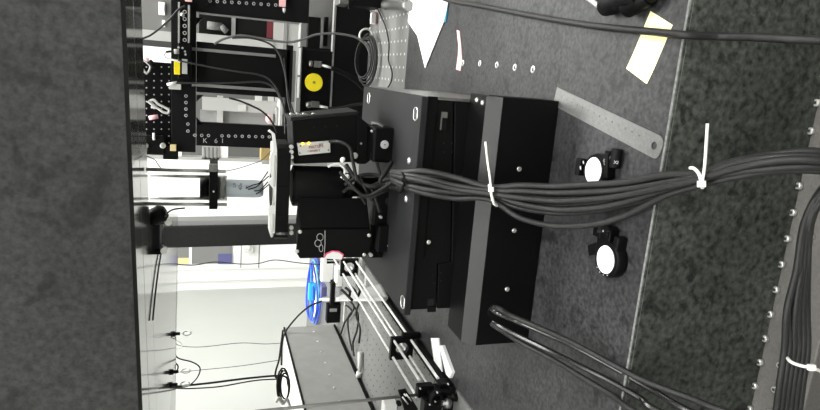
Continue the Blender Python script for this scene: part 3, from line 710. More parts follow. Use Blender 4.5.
R_('white_crosspiece', 220, 228, 147, 160, 'white', 1985, 20)
R_('ribbed_box', 202, 219.5, 147, 159.5, 'offwhite', 1980, 20)
R_('sill', 141, 420, 160, 163, 'offwhite', 1980, 40)
for i in range(4):
    R_('rib', 203.5 + i * 4, 204.6 + i * 4, 147, 159, 'greypaint', 1976, 3)
R_('small_fitting', 238, 246, 105, 111, 'boxlight', 1978, 6)
R_('small_fitting', 255, 262, 96, 101, 'boxlight', 1978, 6)
tag(obj('cardboard_box', rect(261, 278, 147, 160.5, 1900, 60), 'cardboard', bevel=1), 'brown cardboard box behind the lettered frame bar', 'box')
t = thing('light_switch', 'white light switch plate at the top corner of the far wall', 'switch', P(161, 10, 2310))
obj('switch_plate', rect(158.5, 165, 2, 15, 2308, 8), 'label', t, bevel=1)
obj('rocker', rect(160, 163.5, 5, 11, 2304, 4), 'white', t)
tag(obj('wall_socket', rect(162, 165, 20, 27, 2308, 8), 'label', bevel=1), 'small pale socket below the light switch plate', 'socket')
tag(obj('instrument_in_window', MB().cyl(P(207, 25, 1990), P(222, 27, 1990), 12, seg=14).cyl(P(221, 26, 1985), P(227, 32, 1985), 9, seg=12), 'backgrey'), 'small grey instrument seen in the rack window', 'instrument')
tag(obj('pink_lamp', MB().lathe(P(266, 119, 1960), P(271, 119, 1960), [(0, 9), (.5, 14), (1, 9)], 12), 'pink'), 'pink object on the rack beside the instrument head', 'object')

# drilled black vertical board, upper right
vb = thing('black_drilled_board', 'small black upright board with rows of tiny bright holes', 'breadboard', P(176, 110, YK + 18))
obj('board', rect(140, 172, 62, 149, YK + 16, 12), 'black', vb, bevel=.6)
copies('tapped_hole', MB().cyl((0, 0, 0), (0, -1, 0), 1.5, seg=6), 'textgrey', [P(146.5 + 7.5 * i, 67 + 6.9 * j, YK + 15.8) for i in range(4) for j in range(12)], vb)
t = thing('wire_clip', 'white bent metal clip on the black drilled board', 'clip', P(160, 106, YK))
obj('clip_wire', MB().tube([P(x, y, YK + 4) for x, y in ((150, 101), (154, 100), (158, 104), (164, 107), (169, 110), (168, 113), (163, 112), (157, 108), (151, 107))], 2.4, 8), 'label', t)
obj('clip_pad', MB().tube([P(x, y, YK + 4) for x, y in ((148, 101), (152, 104), (156, 107))], 3, 8), 'textgrey', t)
t = thing('wire_clip', 'small pink tipped clamp at the top corner of the drilled board', 'clip', P(147, 66, YK))
obj('clip_wire', MB().tube([P(x, y, YK + 4) for x, y in ((142, 63), (143, 69), (146, 73), (149, 71), (150, 66), (146, 62), (143, 60))], 1.8, 6), 'textgrey', t)
obj('pink_tip', MB().cyl(P(144, 58, YK), P(149, 60, YK), 2.6, seg=8), 'pink', t)
obj('black_jaw', MB().cyl(P(149, 61, YK), P(155, 67, YK), 5, seg=8), 'blackmatt', t)
tag(obj('pink_plug', MB().cyl(P(149, 118, YK), P(158, 116.5, YK), 4, seg=10), 'pink'), 'pink and white plug between the clip and the black mount', 'plug')
t = thing('lens_mount', 'black lens mount with two silver screws below the drilled board', 'mount', P(156, 145, YK))
obj('mount_body', rect(144, 165, 136, 155, YK - 4, 16), 'blackmatt', t, bevel=3)
obj('mount_foot', rect(163, 178, 147, 159.5, YK - 2, 14), 'blackmatt', t, bevel=1)
copies('mount_screw', MB().lathe((0, 0, 0), (0, -5, 0), [(0, 5.5), (.7, 5.5), (1, 4)], 12), 'screw', [P(145.5, 145.5, YK - 5), P(163, 145.5, YK - 5)], t)
obj('white_pin', MB().cyl(P(153.5, 133, YK - 8), P(154, 140, YK - 8), 2.2, seg=8), 'pearl', t)
tag(obj('beige_block', rect(170, 176, 145, 151, YK - 14, 12), 'cream', bevel=.5), 'tiny beige block at the corner of the lettered frame bar', 'block')
for i, (x, y) in enumerate(((229, 2), (247, 4))):
    pass
tag(obj('pink_clip', rect(279.5, 286, -6, 6.5, YK - 12, 10), 'pink', bevel=.6), 'pink clip on the upper frame bar near its end', 'clip')
tag(obj('clip_screw', MB().lathe(P(284, 8, YK - 14), P(284, 13, YK - 14), [(0, 3.4), (.6, 3), (1, 1)], 8), 'screw'), 'small silver screw tip below the pink clip', 'screw')
tag(obj('black_strap', rect(204.5, 207.5, -4, 4.5, YK - 10, 8), 'blackmatt'), 'narrow black strap around the upper frame bar', 'strap')

# ================================================================= RIGHT BREADBOARD ITEMS
t = thing('instrument_case', 'black instrument case with a silver lid at the top edge', 'case', G(384, 3, 0))
obj('case_body', rect(352, 383, -40, 6.5, 1290, 60), 'blacksat', t, bevel=1)
obj('case_lid', rect(341, 352, -40, 4.5, 1292, 60), 'brushed', t, bevel=1)
obj('case_foot', rect(350, 354, -40, 9, 1288, 10), 'blacksat', t)
a = G(385, 5, 9); b = G(409, 6, 9)
t = thing('steel_tube', 'short silver tube lying on the drilled breadboard by the black case', 'tube', (b + a) / 2 - UP * 9)
obj('tube_body', MB().lathe(a, b, [(0, 9), (.1, 9), (.12, 8), (.85, 8), (.87, 9), (1, 9)], 20), 'brushed', t)
t = thing('key_ring', 'thin steel ring with a white and pink tag on the breadboard', 'key ring', G(367, 20, 0))
c = G(367, 20, 4); obj('wire_ring', MB().ring(c, (0, -.5, 1), 22, 1.2), 'steel', t)
obj('tag_body', rect(371, 376, 13, 24, 1350, 8), 'pearl', t, bevel=1)
obj('pink_tag', rect(372.5, 377.5, 12, 24.5, 1358.2, 4), 'pink', t)
for k in range(4):
    pass
cl = thing('coiled_cable', 'round coil of glossy black cable lying at the breadboard back edge', 'cable', P(372, 60, 1350))
c = P(366.5, 60, 1350)
hx = MB(); pts = []
for i in range(120):
    a_ = i / 120 * 2 * math.pi * 5; r = 57 - 4.2 * (i // 24) + 3 * math.sin(i * .21)
    pts.append(c + Vector((r * math.cos(a_), r * .95 * math.sin(a_), 9 * math.sin(a_) + 2.4 * (i // 24) - 2)))
hx.tube(pts, 1.9, 8, n=2); obj('coil', hx, 'cableflat', cl)
obj('white_tie', MB().box(c.x + 46, c.x + 66, c.y - 10, c.y + 4, 2, 30), 'tie', cl, bevel=1)
bpy.data.objects.remove(bpy.data.objects['white_tie'])
obj('white_tie', MB().ring(c + Vector((52, 0, 4)), (0, 1, 0), 15, 2.4, 20, 6), 'tie', cl)
tag(obj('thin_lead', tubep([G(x, y, 3) for x, y in ((377, 8), (383, 20), (387, 32), (389, 45), (388.5, 60), (392, 72), (391, 82), (386, 90))], 1.6, 6), 'cableflat'), 'thin black lead wandering over the drilled breadboard', 'lead')

# ================================================================= TABLE TOP ITEMS
# white folded paper
pw = thing('white_paper', 'white folded paper ending in a point, at the back of the table', 'paper', G(425, 25, 0))
pts = [G(x, y, 1.2) for x, y in ((411, -6), (450, -6), (446.5, 12), (444, 22), (425.5, 68), (418, 36), (408.5, 22))]
obj('paper_sheet', MB().prism(pts, (0, 0, 1.2)), 'paper', pw)
obj('folded_layer', MB().prism([G(x, y, .1) for x, y in ((412, -6), (449, -6), (446, 12), (443.5, 22), (427, 62), (419, 34))], (0, 0, 1.0)), 'paper', pw)
obj('blue_strip', MB().prism([G(x, y, .1) for x, y in ((446, 7), (448.5, 8), (446.5, 22), (444, 22))], (0, 0, 2)), 'bluestrip', pw, label='blue strip on the edge')
def sheet(name, label, cat, pix, m_, th=.5, z=.1, curl=None):
    pts = [G(x, y, z) for x, y in pix]
    return tag(obj(name, MB().prism(pts, (0, 0, th)), m_), label, cat)
sheet('pink_paper_strip', 'narrow pink paper strip on the granite next to the threaded inserts', 'paper strip', ((457.2, 30), (459.8, 31), (461.5, 45), (462.5, 60), (461, 71), (456.5, 69.5), (458.5, 55), (458.8, 45)), 'pink', 1)
# yellow note with a slightly lifted edge
cn = [G(x, y, .2) for x, y in ((650.5, 11), (672.5, 25), (647.5, 84), (627, 68.5))]
nb = MB(); NU, NV = 10, 4; vs = []
for i in range(NU + 1):
    for j in range(NV + 1):
        u, v = i / NU, j / NV
        p = (cn[0] * (1 - v) + cn[1] * v) * (1 - u) + (cn[3] * (1 - v) + cn[2] * v) * u
        vs.append(p + UP * (max(0, u - .6) ** 2 * 6))
fs = [(i * (NV + 1) + j, i * (NV + 1) + j + 1, (i + 1) * (NV + 1) + j + 1, (i + 1) * (NV + 1) + j) for i in range(NU) for j in range(NV)]
nb.add(vs, fs); o = tag(obj('sticky_note', nb, 'yellownote'), 'pale yellow sticky note under the single black cable', 'note')
sm_ = o.modifiers.new('solid', 'SOLIDIFY'); sm_.thickness = .0003; sm_.offset = 1
sheet('white_paper_strip', 'wider white paper strip beside the left end of the stage', 'paper strip', ((431.5, 338), (439.5, 338), (443, 373), (436.5, 373.5)), 'paper', 1.5)
t = thing('white_paper_strip', 'narrow folded white strip beside the wider paper strip', 'paper strip', G(449, 360, 0))
obj('strip', MB().prism([G(x, y, .1) for x, y in ((442, 345.5), (445, 345), (455, 372), (452.5, 378), (449, 374))], (0, 0, 5)), 'paper', t)

# ruler
rl = thing('steel_ruler', 'short brushed steel ruler with a round hanging hole on the granite', 'ruler', G(608, 122, 0))
A = (G(556.5, 89.5, 0) + G(555, 103, 0)) / 2; B = (G(664, 141, 0) + G(658, 156.5, 0)) / 2
ax = (B - A).normalized(); ay = Vector((-ax.y, ax.x, 0)); L = (B - A).length + 2; Wd = 9.6
hole_c = L - 9.5; hr_ = 3.3
bm = MB()
# outline with rounded hanging end, holed by splitting into two halves
def rp(u, v, z): return A + ax * u + ay * v + UP * z
top_, bot_ = [], []
for sgn, arr in ((1, top_), (-1, bot_)):
    outer = [(0, sgn * Wd)] + [(L - 7 + 7 * math.sin(a), sgn * (Wd - 7 + 7 * math.cos(a))) for a in [i * math.pi / 12 for i in range(7)]] + [(L, 0)]
    inner = [(hole_c + hr_ * math.cos(a), sgn * hr_ * math.sin(a)) for a in [i * math.pi / 10 for i in range(11)]] + [(0, 0)]
    arr += [rp(u, v, .15) for u, v in outer + inner]
    bm.prism(arr, (0, 0, .9))
blade = obj('blade', bm, 'brushed', rl)
tk = MB()
for i in range(0, 150):
    ln = 5.5 if i % 10 == 0 else (4.2 if i % 5 == 0 else 2.8)
    tk.obox(rp(4 + i, Wd - ln / 2 - .2, 1.1), ax * .13, ay * ln / 2, UP * .05)
    if i % 2 == 0: tk.obox(rp(4 + i, -Wd + ln / 2 * .8 + .2, 1.1), ax * .13, ay * ln / 2 * .8, UP * .05)
o = obj('graduation_marks', tk, 'greypaint', blade); o['kind'] = 'stuff'
for i in range(1, 15):
    text('ruler_number', str(i), rp(4 + i * 10, Wd - 7.4, 1.1), ax, ay, 2.6, 'textdark', blade)

# kinematic mirror mounts lying on the table
def mount(name, label, cxy, knob_px, nub_px, tab_px, shadow_h=9):
    c = G(*cxy, 8); t = thing(name, label, 'mirror mount', (c.x, c.y, 0))
    R = 15.6
    dk = (G(*knob_px, 8) - c); dk.z = 0; dn = dk.normalized(); ds = Vector((-dn.y, dn.x, 0))
    # base plate: round ring housing
    obj('ring_housing', MB().lathe((c.x, c.y, .1), (c.x, c.y, 11), [(0, R), (.2, R + .6), (.75, R + .6), (1, R - .6)], 40), 'black', t)
    obj('retaining_ring', MB().annulus((c.x, c.y, 11), (c.x, c.y, 12), 12.6, 14.6, 40), 'blacksat', t)
    obj('mirror_disc', MB().cyl((c.x, c.y, 11), (c.x, c.y, 11.8), 12.5, seg=40), 'mirror', t, label='round mirror face painted white like a reflected lamp')
    return t, c, dn, ds, R
t, c, dn, ds, R = mount('mirror_mount', 'black mirror mount lying below the ruler, its mirror facing up', (596.6, 171), (613, 157), (579, 167), None)
def blk_at(par, x, y, hx_, hy_, z0, z1, dirv, m_='black', nm='mount_block', bev=1):
    p = G(x, y, (z0 + z1) / 2); d = Vector((dirv[0], dirv[1], 0)).normalized(); s2 = Vector((-d.y, d.x, 0))
    return obj(nm, MB().obox((p.x, p.y, (z0 + z1) / 2), d * hx_, s2 * hy_, UP * (z1 - z0) / 2), m_, par, bevel=bev)
blk_at(t, 606, 166, 11, 8, .5, 9.5, (1, .15))
q0 = G(616, 158.5, 5.5); L_ = 8.6
kn = obj('adjuster_knob', MB().lathe(q0 - XR * L_, q0 + XR * L_, [(0, 4.2), (.05, 4.9), (.95, 4.9), (1, 4.2)], 24), 'blacksat', t, bevel=.3)
q1 = G(608.3, 157.5, 6)
obj('adjuster_collar', MB().lathe(q1 - XR * 7, q1 + XR * 6, [(0, 3), (.1, 3.6), (1, 3.6)], 20), 'blacksat', t)
obj('thread', MB().cyl(q1, q0, 2.2, seg=12), 'brushed', t)
text('knob_mark', 'XI', G(616, 162.5, 10.7), (0, -.6, -.8), (1, 0, 0), 4.2, 'textgrey', kn)
blk_at(t, 581.5, 167, 8, 4.2, .5, 10, (1, 0))
obj('silver_pin', MB().cyl(G(583.3, 161, 10.4), G(583.7, 164, 10.4), .7, seg=8), 'screw', t)
obj('silver_pin', MB().cyl(G(580.5, 166, 10.4), G(580.8, 170, 10.4), .7, seg=8), 'screw', t)
obj('return_spring', MB().tube([G(604 + .9 * math.sin(i * 1.6), 159 + i * .45, 10.3) for i in range(14)], .5, 5, smooth=False), 'brushed', t)

t, c, dn, ds, R = mount('mirror_mount', 'black mirror mount nearest the lower glossy hoses, clear of the cable bundle', (609, 259.5), (603, 232), (593, 246), None)
blk_at(t, 607, 242, 14, 9, .5, 10, (1, 0))
blk_at(t, 601.5, 231.5, 5, 6, .5, 11, (1, 0))
blk_at(t, 609.5, 231.5, 5, 5, .5, 11.5, (1, 0), 'blacksat')
blk_at(t, 596.5, 249, 5, 8, .5, 9, (1, .5))
blk_at(t, 618, 253, 15, 3.6, .5, 10.5, (1, -.05), 'black', 'side_rail', 1.5)
obj('adjuster_screw', MB().lathe(G(601, 225.5, 9), G(601, 233, 9), [(0, 2.4), (.5, 2.4), (.55, 3.6), (1, 3.6)], 14), 'greymetal', t)
obj('adjuster_screw', MB().lathe(G(609, 225.5, 9), G(609, 233, 9), [(0, 2.4), (.5, 2.4), (.55, 3.6), (1, 3.6)], 14), 'blacksat', t)
obj('silver_pin', MB().cyl(G(603.2, 230, 11.4), G(603.4, 232, 11.4), .8, seg=8), 'screw', t)
mdisc = [o for o in bpy.data.objects if o.parent == t and o.name.startswith('mirror_disc')][0]
obj('centre_dot', MB().cyl((c.x, c.y, 11.85), (c.x, c.y, 11.95), .5, seg=8), 'textred', mdisc)
for a in (2.4, 2.8, 3.2, 3.6):
    obj('ring_notch', MB().cyl((c.x + 14 * math.cos(a), c.y + 14 * math.sin(a), 11.5), (c.x + 14 * math.cos(a), c.y + 14 * math.sin(a), 12.3), .6, seg=6), 'screw', t)

# black adaptor with metal tip at the top edge
t = thing('hand_tool', 'black gripped tool with a shiny metal tip at the top edge of the picture', 'tool', G(620, 5, 0))
obj('metal_tip', MB().tube([G(x, y, z) for x, y, z in ((586, -3, 5), (592, 1, 5), (598, 5.5, 6), (605, 5, 7))], 2.4, 10), 'steel', t)
obj('metal_collar', MB().lathe(G(599, 5.5, 6), G(606, 5, 7), [(0, 3), (.5, 5), (1, 5)], 14), 'screw', t)
obj('grip', MB().lathe(G(604, 6.5, 8), G(640, -6, 12), [(0, 6), (.05, 9), (.3, 10), (.4, 8.5), (.5, 10), (.8, 10.5), (1, 9)], 24), 'blacksat', t)
obj('grip_lobe', MB().lathe(G(624, 9, 9), G(650, -5, 9), [(0, 5), (.15, 9), (.6, 9), (1, 8)], 20), 'blacksat', t)
obj('strain_relief', MB().lathe(G(640, -2, 10), G(662, -8, 8), [(0, 9), (.4, 7), (1, 4)], 16), 'blacksat', t)

# ================================================================= CABLES
tag(obj('power_cable', MB().tube([G(430, -6, 4), G(450, 0.8, 4), G(480, 6, 4), G(530, 15.5, 4), G(580, 24, 4), G(620, 28.8, 4), G(655, 32, 5), G(684, 35, 5), D(720, 36.5, 455), D(760, 37.5, 430), D(800, 39.5, 410), D(840, 41, 400), D(900, 40, 400), D(980, 30, 420)], 3.1, 10), 'cable'),
    'single black cable crossing the table over the yellow note', 'cable')
# main bundle: eleven strands
def gauss(a): return random.uniform(-a, a)
cl_ = [ # centre x, y, distance, half-width in px, half-depth mm
    (392, 176, 672, 5, 5), (404, 180, 640, 8, 6), (425, 184, 615, 11, 6), (455, 189.5, 607, 10.5, 6), (489, 193, 592, 7.5, 7), (520, 199, 575, 14, 6),
    (555, 203, 560, 17, 6), (590, 202, 530, 17, 6), (625, 197, 503, 14, 6), (665, 187, 470, 10.5, 7), (699, 179, 446, 7.5, 7), (730, 170.5, 425, 9, 6), (765, 164.5, 405, 8.5, 6), (800, 162, 392, 9, 6), (840, 164, 385, 9, 6)]
offs = [(-1.0, -.2), (-.78, .5), (-.55, -.6), (-.3, .3), (-.1, -.9), (.12, .6), (.35, -.3), (.6, .5), (1.25, -.1)]
ORD = ['first', 'second', 'third', 'fourth', 'fifth', 'sixth', 'seventh', 'eighth']
for i, (u, v) in enumerate(offs):
    ph = random.uniform(0, 6.3); pts = []
    for j, (x, y, d_, hw, hd_) in enumerate(cl_):
        uu = u * (1 if j not in (4, 10) else .8) + (.04 if 5 <= j <= 8 else .18) * math.sin(ph + j * 1.1)
        if i == 8 and 5 <= j <= 8: uu = 1.35
        if i == 8 and (j < 5 or j > 8): uu = .85
        pts.append(D(x, y + uu * hw, d_ + v * hd_))
    e = (pts[-1] - pts[-2]).normalized(); pts += [pts[-1] + e * 70 - UP * 15, pts[-1] + e * 130 - UP * 60, pts[-1] + e * 160 - UP * 160]
    o = obj('bundle_cable', MB().tube(pts, 2.75 if i % 3 else 3.1, 10), 'cable')
    if i == 8: tag(o, 'cable of the main bundle that sags lowest over the table', 'cable', 'main cable bundle')
    else: tag(o, ORD[i] + ' strand from the picture top in the main cable bundle midway over the granite', 'cable', 'main cable bundle')
# tie wraps
def tie(label, knot, wrap, tail, d_, wr=1.4):
    t = thing('cable_tie', label, 'cable tie', D(*knot, d_))
    obj('strap', MB().tube([D(x, y, dd) for x, y, dd in wrap], wr, 8), 'tie', t)
    k = D(*knot, d_); obj('tie_head', MB().obox(k, right_u * 2.4, up_u * 2.6, back * 2.0), 'tie', t, bevel=.6)
    if tail: obj('tail', MB().tube([D(x, y, dd) for x, y, dd in tail], wr * .85, 8), 'tie', t)
    return t
tie('white cable tie with an upright tail over the stage cover', (491, 189.5), [(489, 185, 590), (490.5, 190, 580), (492, 197, 578), (494.5, 204, 580), (499, 206, 588)], [(491, 189, 578), (490, 178, 580), (487.5, 160, 584), (485.5, 142, 590)], 578)
tie('white cable tie with a long tail above the rough granite front', (701.5, 184), [(690, 168, 440), (694, 168.5, 436), (698.5, 173, 433), (701, 180, 432), (702.5, 188, 436)], [(702, 183, 432), (704.5, 168, 430), (706, 148, 428), (707.5, 123.5, 426)], 431, 1.3)
tie('black cable tie gathering the bundle where it leaves the stage', (404, 180), [(401, 171, 644), (403.5, 175, 632), (404.5, 181, 629), (402.5, 188, 632), (400, 192, 644)], None, 629, 1.6)
for n_o in [o for o in bpy.data.objects if o.parent and o.parent.get('label', '').startswith('black cable tie')]:
    n_o.data.materials.clear(); n_o.data.materials.append(M['blackmatt'])

# tangle behind the first tie
tang = [((340, 172, 700), (352, 186, 690), (365, 196, 690), (380, 190, 690), (400, 176, 695)), ((346, 165, 710), (357, 180, 700), (372, 187, 695), (388, 183, 700), (402, 174, 700)),
        ((330, 141.5, 722), (340, 142, 705), (350, 148, 700), (353, 162, 698), (358, 180, 695), (370, 186, 700), (385, 180, 700), (400, 179, 700)), ((345, 185, 705), (360, 176, 700), (374, 175, 705), (390, 180, 700), (402, 184, 700)),
        ((377, 163, 720), (379, 170, 712), (382, 178, 705), (392, 183, 700), (402, 186, 700)), ((392, 162, 715), (386, 172, 705), (380, 182, 700), (390, 187, 700), (403, 188, 700)),
        ((360, 178, 700), (365, 188, 695), (370, 197, 700), (376, 204, 705)), ((380, 212, 705), (376, 200, 700), (372, 190, 700), (366, 184, 700)),
        ((343, 192, 708), (350, 188, 700), (358, 192, 695), (366, 204, 700)), ((370, 198, 700), (382, 192, 695), (392, 188, 697), (402, 190, 700))]
def on_stage(x, y, d_, up=5):
    p = D(x, y, d_)
    while (p.y > 598 and p.x < -10 and p.x > -270 and p.z < 135 + up) and d_ > 300: d_ -= 2; p = D(x, y, d_)
    return p
for i, w_ in enumerate(tang):
    lab_ = 'black lead looping from the sensor box label into the cable tangle' if i == 2 else ['lead starting under the black barrel end and sagging to the bundle', 'lead rising over the silver plugs into the bundle', '', 'lead crossing straight through the middle of the tangle', 'lead dropping from the left of the black clamp cube', 'lead dropping from the right of the black clamp cube', 'short lead at the tangle running down past the motor box', 'short lead climbing from the lower clamp block', 'lead resting on the top corner of the motor box', 'lead just above the lower clamp disc joining the bundle'][i]
    tag(obj('tangled_lead', MB().tube([on_stage(*p) for p in w_], 2.6 if i % 2 else 2.1, 8), 'cableflat'), lab_, 'lead', None if i == 2 else 'tangled leads at the instrument head')
t = thing('white_lead', 'white curved lead with silver plugs beside the black barrel', 'lead', P(340, 170, YR - 20))
obj('lead', MB().tube([P(x, y, YR - 15) for x, y in ((328, 167), (333, 164.5), (339, 164), (344, 168), (344.5, 173), (341, 178))], 1.4, 8), 'pearl', t)
for (x0, y0, x1, y1) in ((344, 180, 349, 175), (347, 184, 354, 181), (341, 158.5, 344, 161)):
    obj('silver_plug', MB().lathe(P(x0, y0, YR - 35), P(x1, y1, YR - 35), [(0, 2), (.3, 3.4), (.8, 3.4), (1, 2)], 10), 'pearl', t)

# lower glossy hoses
def run_on(pts, drop=60, dz=0):
    e = (pts[-1] - pts[-2]).normalized(); e.z = min(e.z, 0) if drop else 0
    return pts + [pts[-1] + e * 80 - UP * drop * .5, pts[-1] + e * 150 - UP * (drop * 2)]
hs = [
 [(494, 308, 619), (500, 309, 606), (512, 316, 603), (540, 328, 585), (575, 344, 556), (610, 363, 530), (645, 381, 508), (690, 398, 480), (740, 416, 450)],
 [(492, 309, 623), (499, 313.5, 612), (520, 322.5, 607), (550, 335.5, 585), (580, 349.5, 560), (615, 368.5, 534), (650, 388.5, 508), (700, 416, 470)],
 [(493, 322, 625), (500, 326, 618), (520, 336.5, 606), (550, 351, 585), (580, 366, 558), (610, 381, 535), (640, 398, 512), (660, 412, 498)],
 [(492, 324, 628), (499, 328.5, 620), (520, 342, 612), (550, 358, 588), (580, 376, 560), (610, 394, 535), (640, 414, 508)]]
for i, w_ in enumerate(hs):
    tag(obj('glossy_hose', MB().tube(run_on([D(x, y, d_) for x, y, d_ in w_]), 2.7, 10), 'cablegloss' if i in (1, 2) else 'cable'),
        ['matt hose, upper of the four leaving the stage cover port', 'glossy hose with a long highlight just under the upper matt hose', 'thin glossy hose third down from the cover port', 'matt hose, lowest of the four leaving the cover port'][i], 'hose')
# right-hand bundle across the ledge
for i in range(6):
    k = (i - 2.5); w_ = [(830, 184 + k * 2, 470 + gauss(8)), (815, 205 + k * 2.5, 475), (806 + k * 1.2, 232 + k * 2, 480), (802 + k * 2.2, 270, 482), (797 + k * 4.0, 310, 484 + gauss(6)), (796 + k * 4.6, 350, 486), (791 + k * 4.6, 385, 488), (786 + k * 4.6, 425, 492)]
    tag(obj('ledge_cable', MB().tube(run_on([D(x, y, d_ - 12) for x, y, d_ in w_], 0, -4), 2.6, 10), 'cable'), ['leftmost', 'second from left', 'third from left', 'fourth from left', 'fifth from left', 'rightmost'][i] + ' dark cable in the bundle across the steel ledge', 'cable', 'cable bundle on the steel ledge')
t = tie('white cable tie around the bundle on the steel ledge', (811.5, 367.5), [(787, 355, 484), (788, 359, 470), (793, 363, 462), (802, 366, 458), (811, 367.5, 456), (820, 371, 460), (828, 376, 470)], None, 455, 1.3)

# ================================================================= LEFT BACKGROUND
# grey controller case
gc = thing('controller_case', 'large grey equipment case with a row of screws along its side', 'case', (-885, 1330, -2))
BX1, BX0 = -720, -1010
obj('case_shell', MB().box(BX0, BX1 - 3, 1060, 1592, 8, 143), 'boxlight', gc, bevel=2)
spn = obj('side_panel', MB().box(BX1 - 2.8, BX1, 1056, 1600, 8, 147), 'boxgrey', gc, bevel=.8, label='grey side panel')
obj('lid', MB().box(BX0, BX1 - 6, 1058, 1594, 143.3, 147), 'boxlight', gc)
obj('black_corner_trim', MB().box(BX1 - 6.5, BX1 + 1.2, 1056, 1600, 146.5, 150), 'blackmatt', gc)
obj('black_corner_trim', MB().box(BX1 - 6, BX1 + 1.5, 1056, 1600, 2, 7.5), 'blackmatt', gc)
obj('case_foot', MB().box(BX0 + 20, BX1 - 30, 1080, 1570, -1.5, 7.5), 'blackmatt', gc)
sx = MB().lathe((0, 0, 0), (1.5, 0, 0), [(0, 3.2), (.6, 3.2), (1, 2)], 10)
copies('panel_screw', sx, 'screw', [Vector((BX1, 1560 - i * 62, 70)) for i in range(8)], spn)
# cables on the case
cpts = [P(x, y, 1180) for x, y in ((284, 328), (282, 340), (280, 352), (277, 366), (274.5, 376), (277, 390), (281, 402))]
tag(obj('case_cable', MB().tube([P(x, y, 1560) for x, y in ((322, 301), (310, 306), (300, 314), (291, 324), (285, 333), (282, 345), (281.5, 365))], 2.6, 8), 'cableflat'), 'black cable curving from the blue tubing over the top of the grey case', 'cable')
tag(obj('case_cable', MB().tube([P(x, y, 1185) for x, y in ((283, 330), (281, 345), (279, 360), (276, 370), (275.5, 377), (280, 377), (282, 370))], 2.0, 8), 'cableflat'), 'black cable hanging down the back edge of the grey case', 'cable')
for k in range(3):
    pts = [P(283 + k * 1.0 + (6 - k * .7) * math.cos(a), 386 + (18 - k * 2.5) * math.sin(a), 1150) for a in [i * .45 for i in range(14)]]
    tag(obj('cable_loop', MB().tube(pts, 1.9, 8, closed=True, smooth=False), 'cableflat'), ['outermost', 'middle', 'innermost'][k] + ' black cable loop hanging at the near end of the grey case', 'cable', 'cable loops at the case end')
tag(obj('braided_strap', MB().tube([P(x, y, 1120) for x, y in ((276, 402), (279, 398), (283, 404), (287, 399), (290, 407))], 3, 8), 'label'), 'pale crumpled strap below the cable loops at the grey case', 'strap')

# blue tubing coil
bt_ = thing('blue_tubing_coil', 'oval coil of bright blue plastic tubing behind the grey case', 'tubing', G(315, 290, 0))
c = G(315.5, 291, 6); Rb = (G(315, 259, 6) - G(315, 325, 6)).length / 2
for k in range(4):
    rr = Rb * (1 - .05 * k); sq = .93 - .16 * (k % 2)
    pts = [c + Vector((rr * math.cos(a), rr * sq * 1.0 * math.sin(a), 6 * k + 3 * math.sin(a * 2 + k))) for a in [i * 2 * math.pi / 36 for i in range(36)]]
    obj('tube_turn', MB().tube(pts, 2.8, 8, closed=True, smooth=False), 'cyan' if k == 1 else 'bluetube', bt_)  # one turn coloured cyan to paint the highlights on the blue tubing
obj('inner_film', MB().prism([c + Vector((Rb * .86 * math.cos(a), Rb * .35 * math.sin(a), -3)) for a in [i * 2 * math.pi / 20 for i in range(20)]], (0, 0, 5)), 'paper', bt_)
obj('yellow_tag', MB().box(c.x + Rb * .45, c.x + Rb * .85, c.y - 22, c.y + 22, c.z + 3, c.z + 6), 'yellownote', bt_)
obj('cyan_clip', MB().obox(c + Vector((Rb * .2, -60, 22)), XR * 30, YF * 8, UP * 12), 'cyan', bt_, bevel=3)

# black post with mounting clamp, blue bottle
t = thing('post_clamp', 'black post clamp standing at the end of the grey breadboard', 'clamp', G(325, 316, 0))
obj('post', rect(327, 343, 305, 323, 1560, 24), 'blackmatt', t, bevel=2)
obj('post', rect(331, 335, 283, 306, 1560, 18), 'blacksat', t, bevel=1)
obj('silver_collar', rect(330, 337, 309, 312, 1556, 8), 'boxgrey', t, bevel=1)
t = thing('post_clamp', 'tall thin black rods below the pink sticker', 'post', G(345, 270, 0))
for y in (259.5, 262.5): obj('rod', rect(327, 345, y - .9, y + .9, 1620, 5), 'blackmatt', t)
c = P(332, 286, 1600)
t = thing('angled_rod', 'angled black rod leaning behind the round steel mount', 'rod', P(345, 283, 1600))
obj('rod', MB().cyl(P(343, 270, 1600), P(330, 283, 1600), 2.5), 'blackmatt', t)
obj('rod_clamp', rect(331, 339, 281, 287, 1596, 14), 'blackmatt', t, bevel=2)
tag(obj('blue_bottle', rect(321, 327, 287, 297, 1640, 30), 'purple', bevel=3), 'small dark blue bottle beside the black post clamp', 'bottle')

# grey shelf bracket and pale blocks behind the rail
t = thing('grey_bracket_plate', 'pale grey metal bracket plate with an upright flange behind the rail', 'bracket', G(355, 300, 0))
obj('plate', rect(322, 387, 296, 300, 1440, 60), 'boxlight', t, bevel=1)
bpy.data.objects.remove(bpy.data.objects['plate.001'] if 'plate.001' in bpy.data.objects else bpy.data.objects['plate'])
a_, b_, c_, d_ = G(343, 297, 10), G(388, 290, 10), G(389, 305, 10), G(343, 300, 10)
obj('bracket_shelf', MB().prism([G(340, 296, 12), G(381, 284, 12), G(388, 297, 12), G(340, 300, 12)], (0, 0, 4)), 'boxgrey', t)
obj('bracket_lip', MB().prism([G(322, 298, 4), G(388, 296, 4), G(388, 301, 4), G(322, 301, 4)], (0, 0, 10)), 'boxlight', t)
obj('bracket_flange', rect(344, 349, 300, 322, 1480, 8), 'boxlight', t, bevel=1)
t = thing('white_block', 'white block with a rounded top behind the cage rail end', 'block', G(350, 270, 0))
obj('block', rect(336, 345, 268, 287, 1560, 30), 'white', t, bevel=4)
obj('block', rect(322, 338, 256, 282, 1700, 30), 'white', t, bevel=2)
tag(obj('pale_block', rect(361, 369, 256, 275, 1330, 16), 'boxlight', bevel=3), 'pale block on the far side of the cage rail end', 'block')
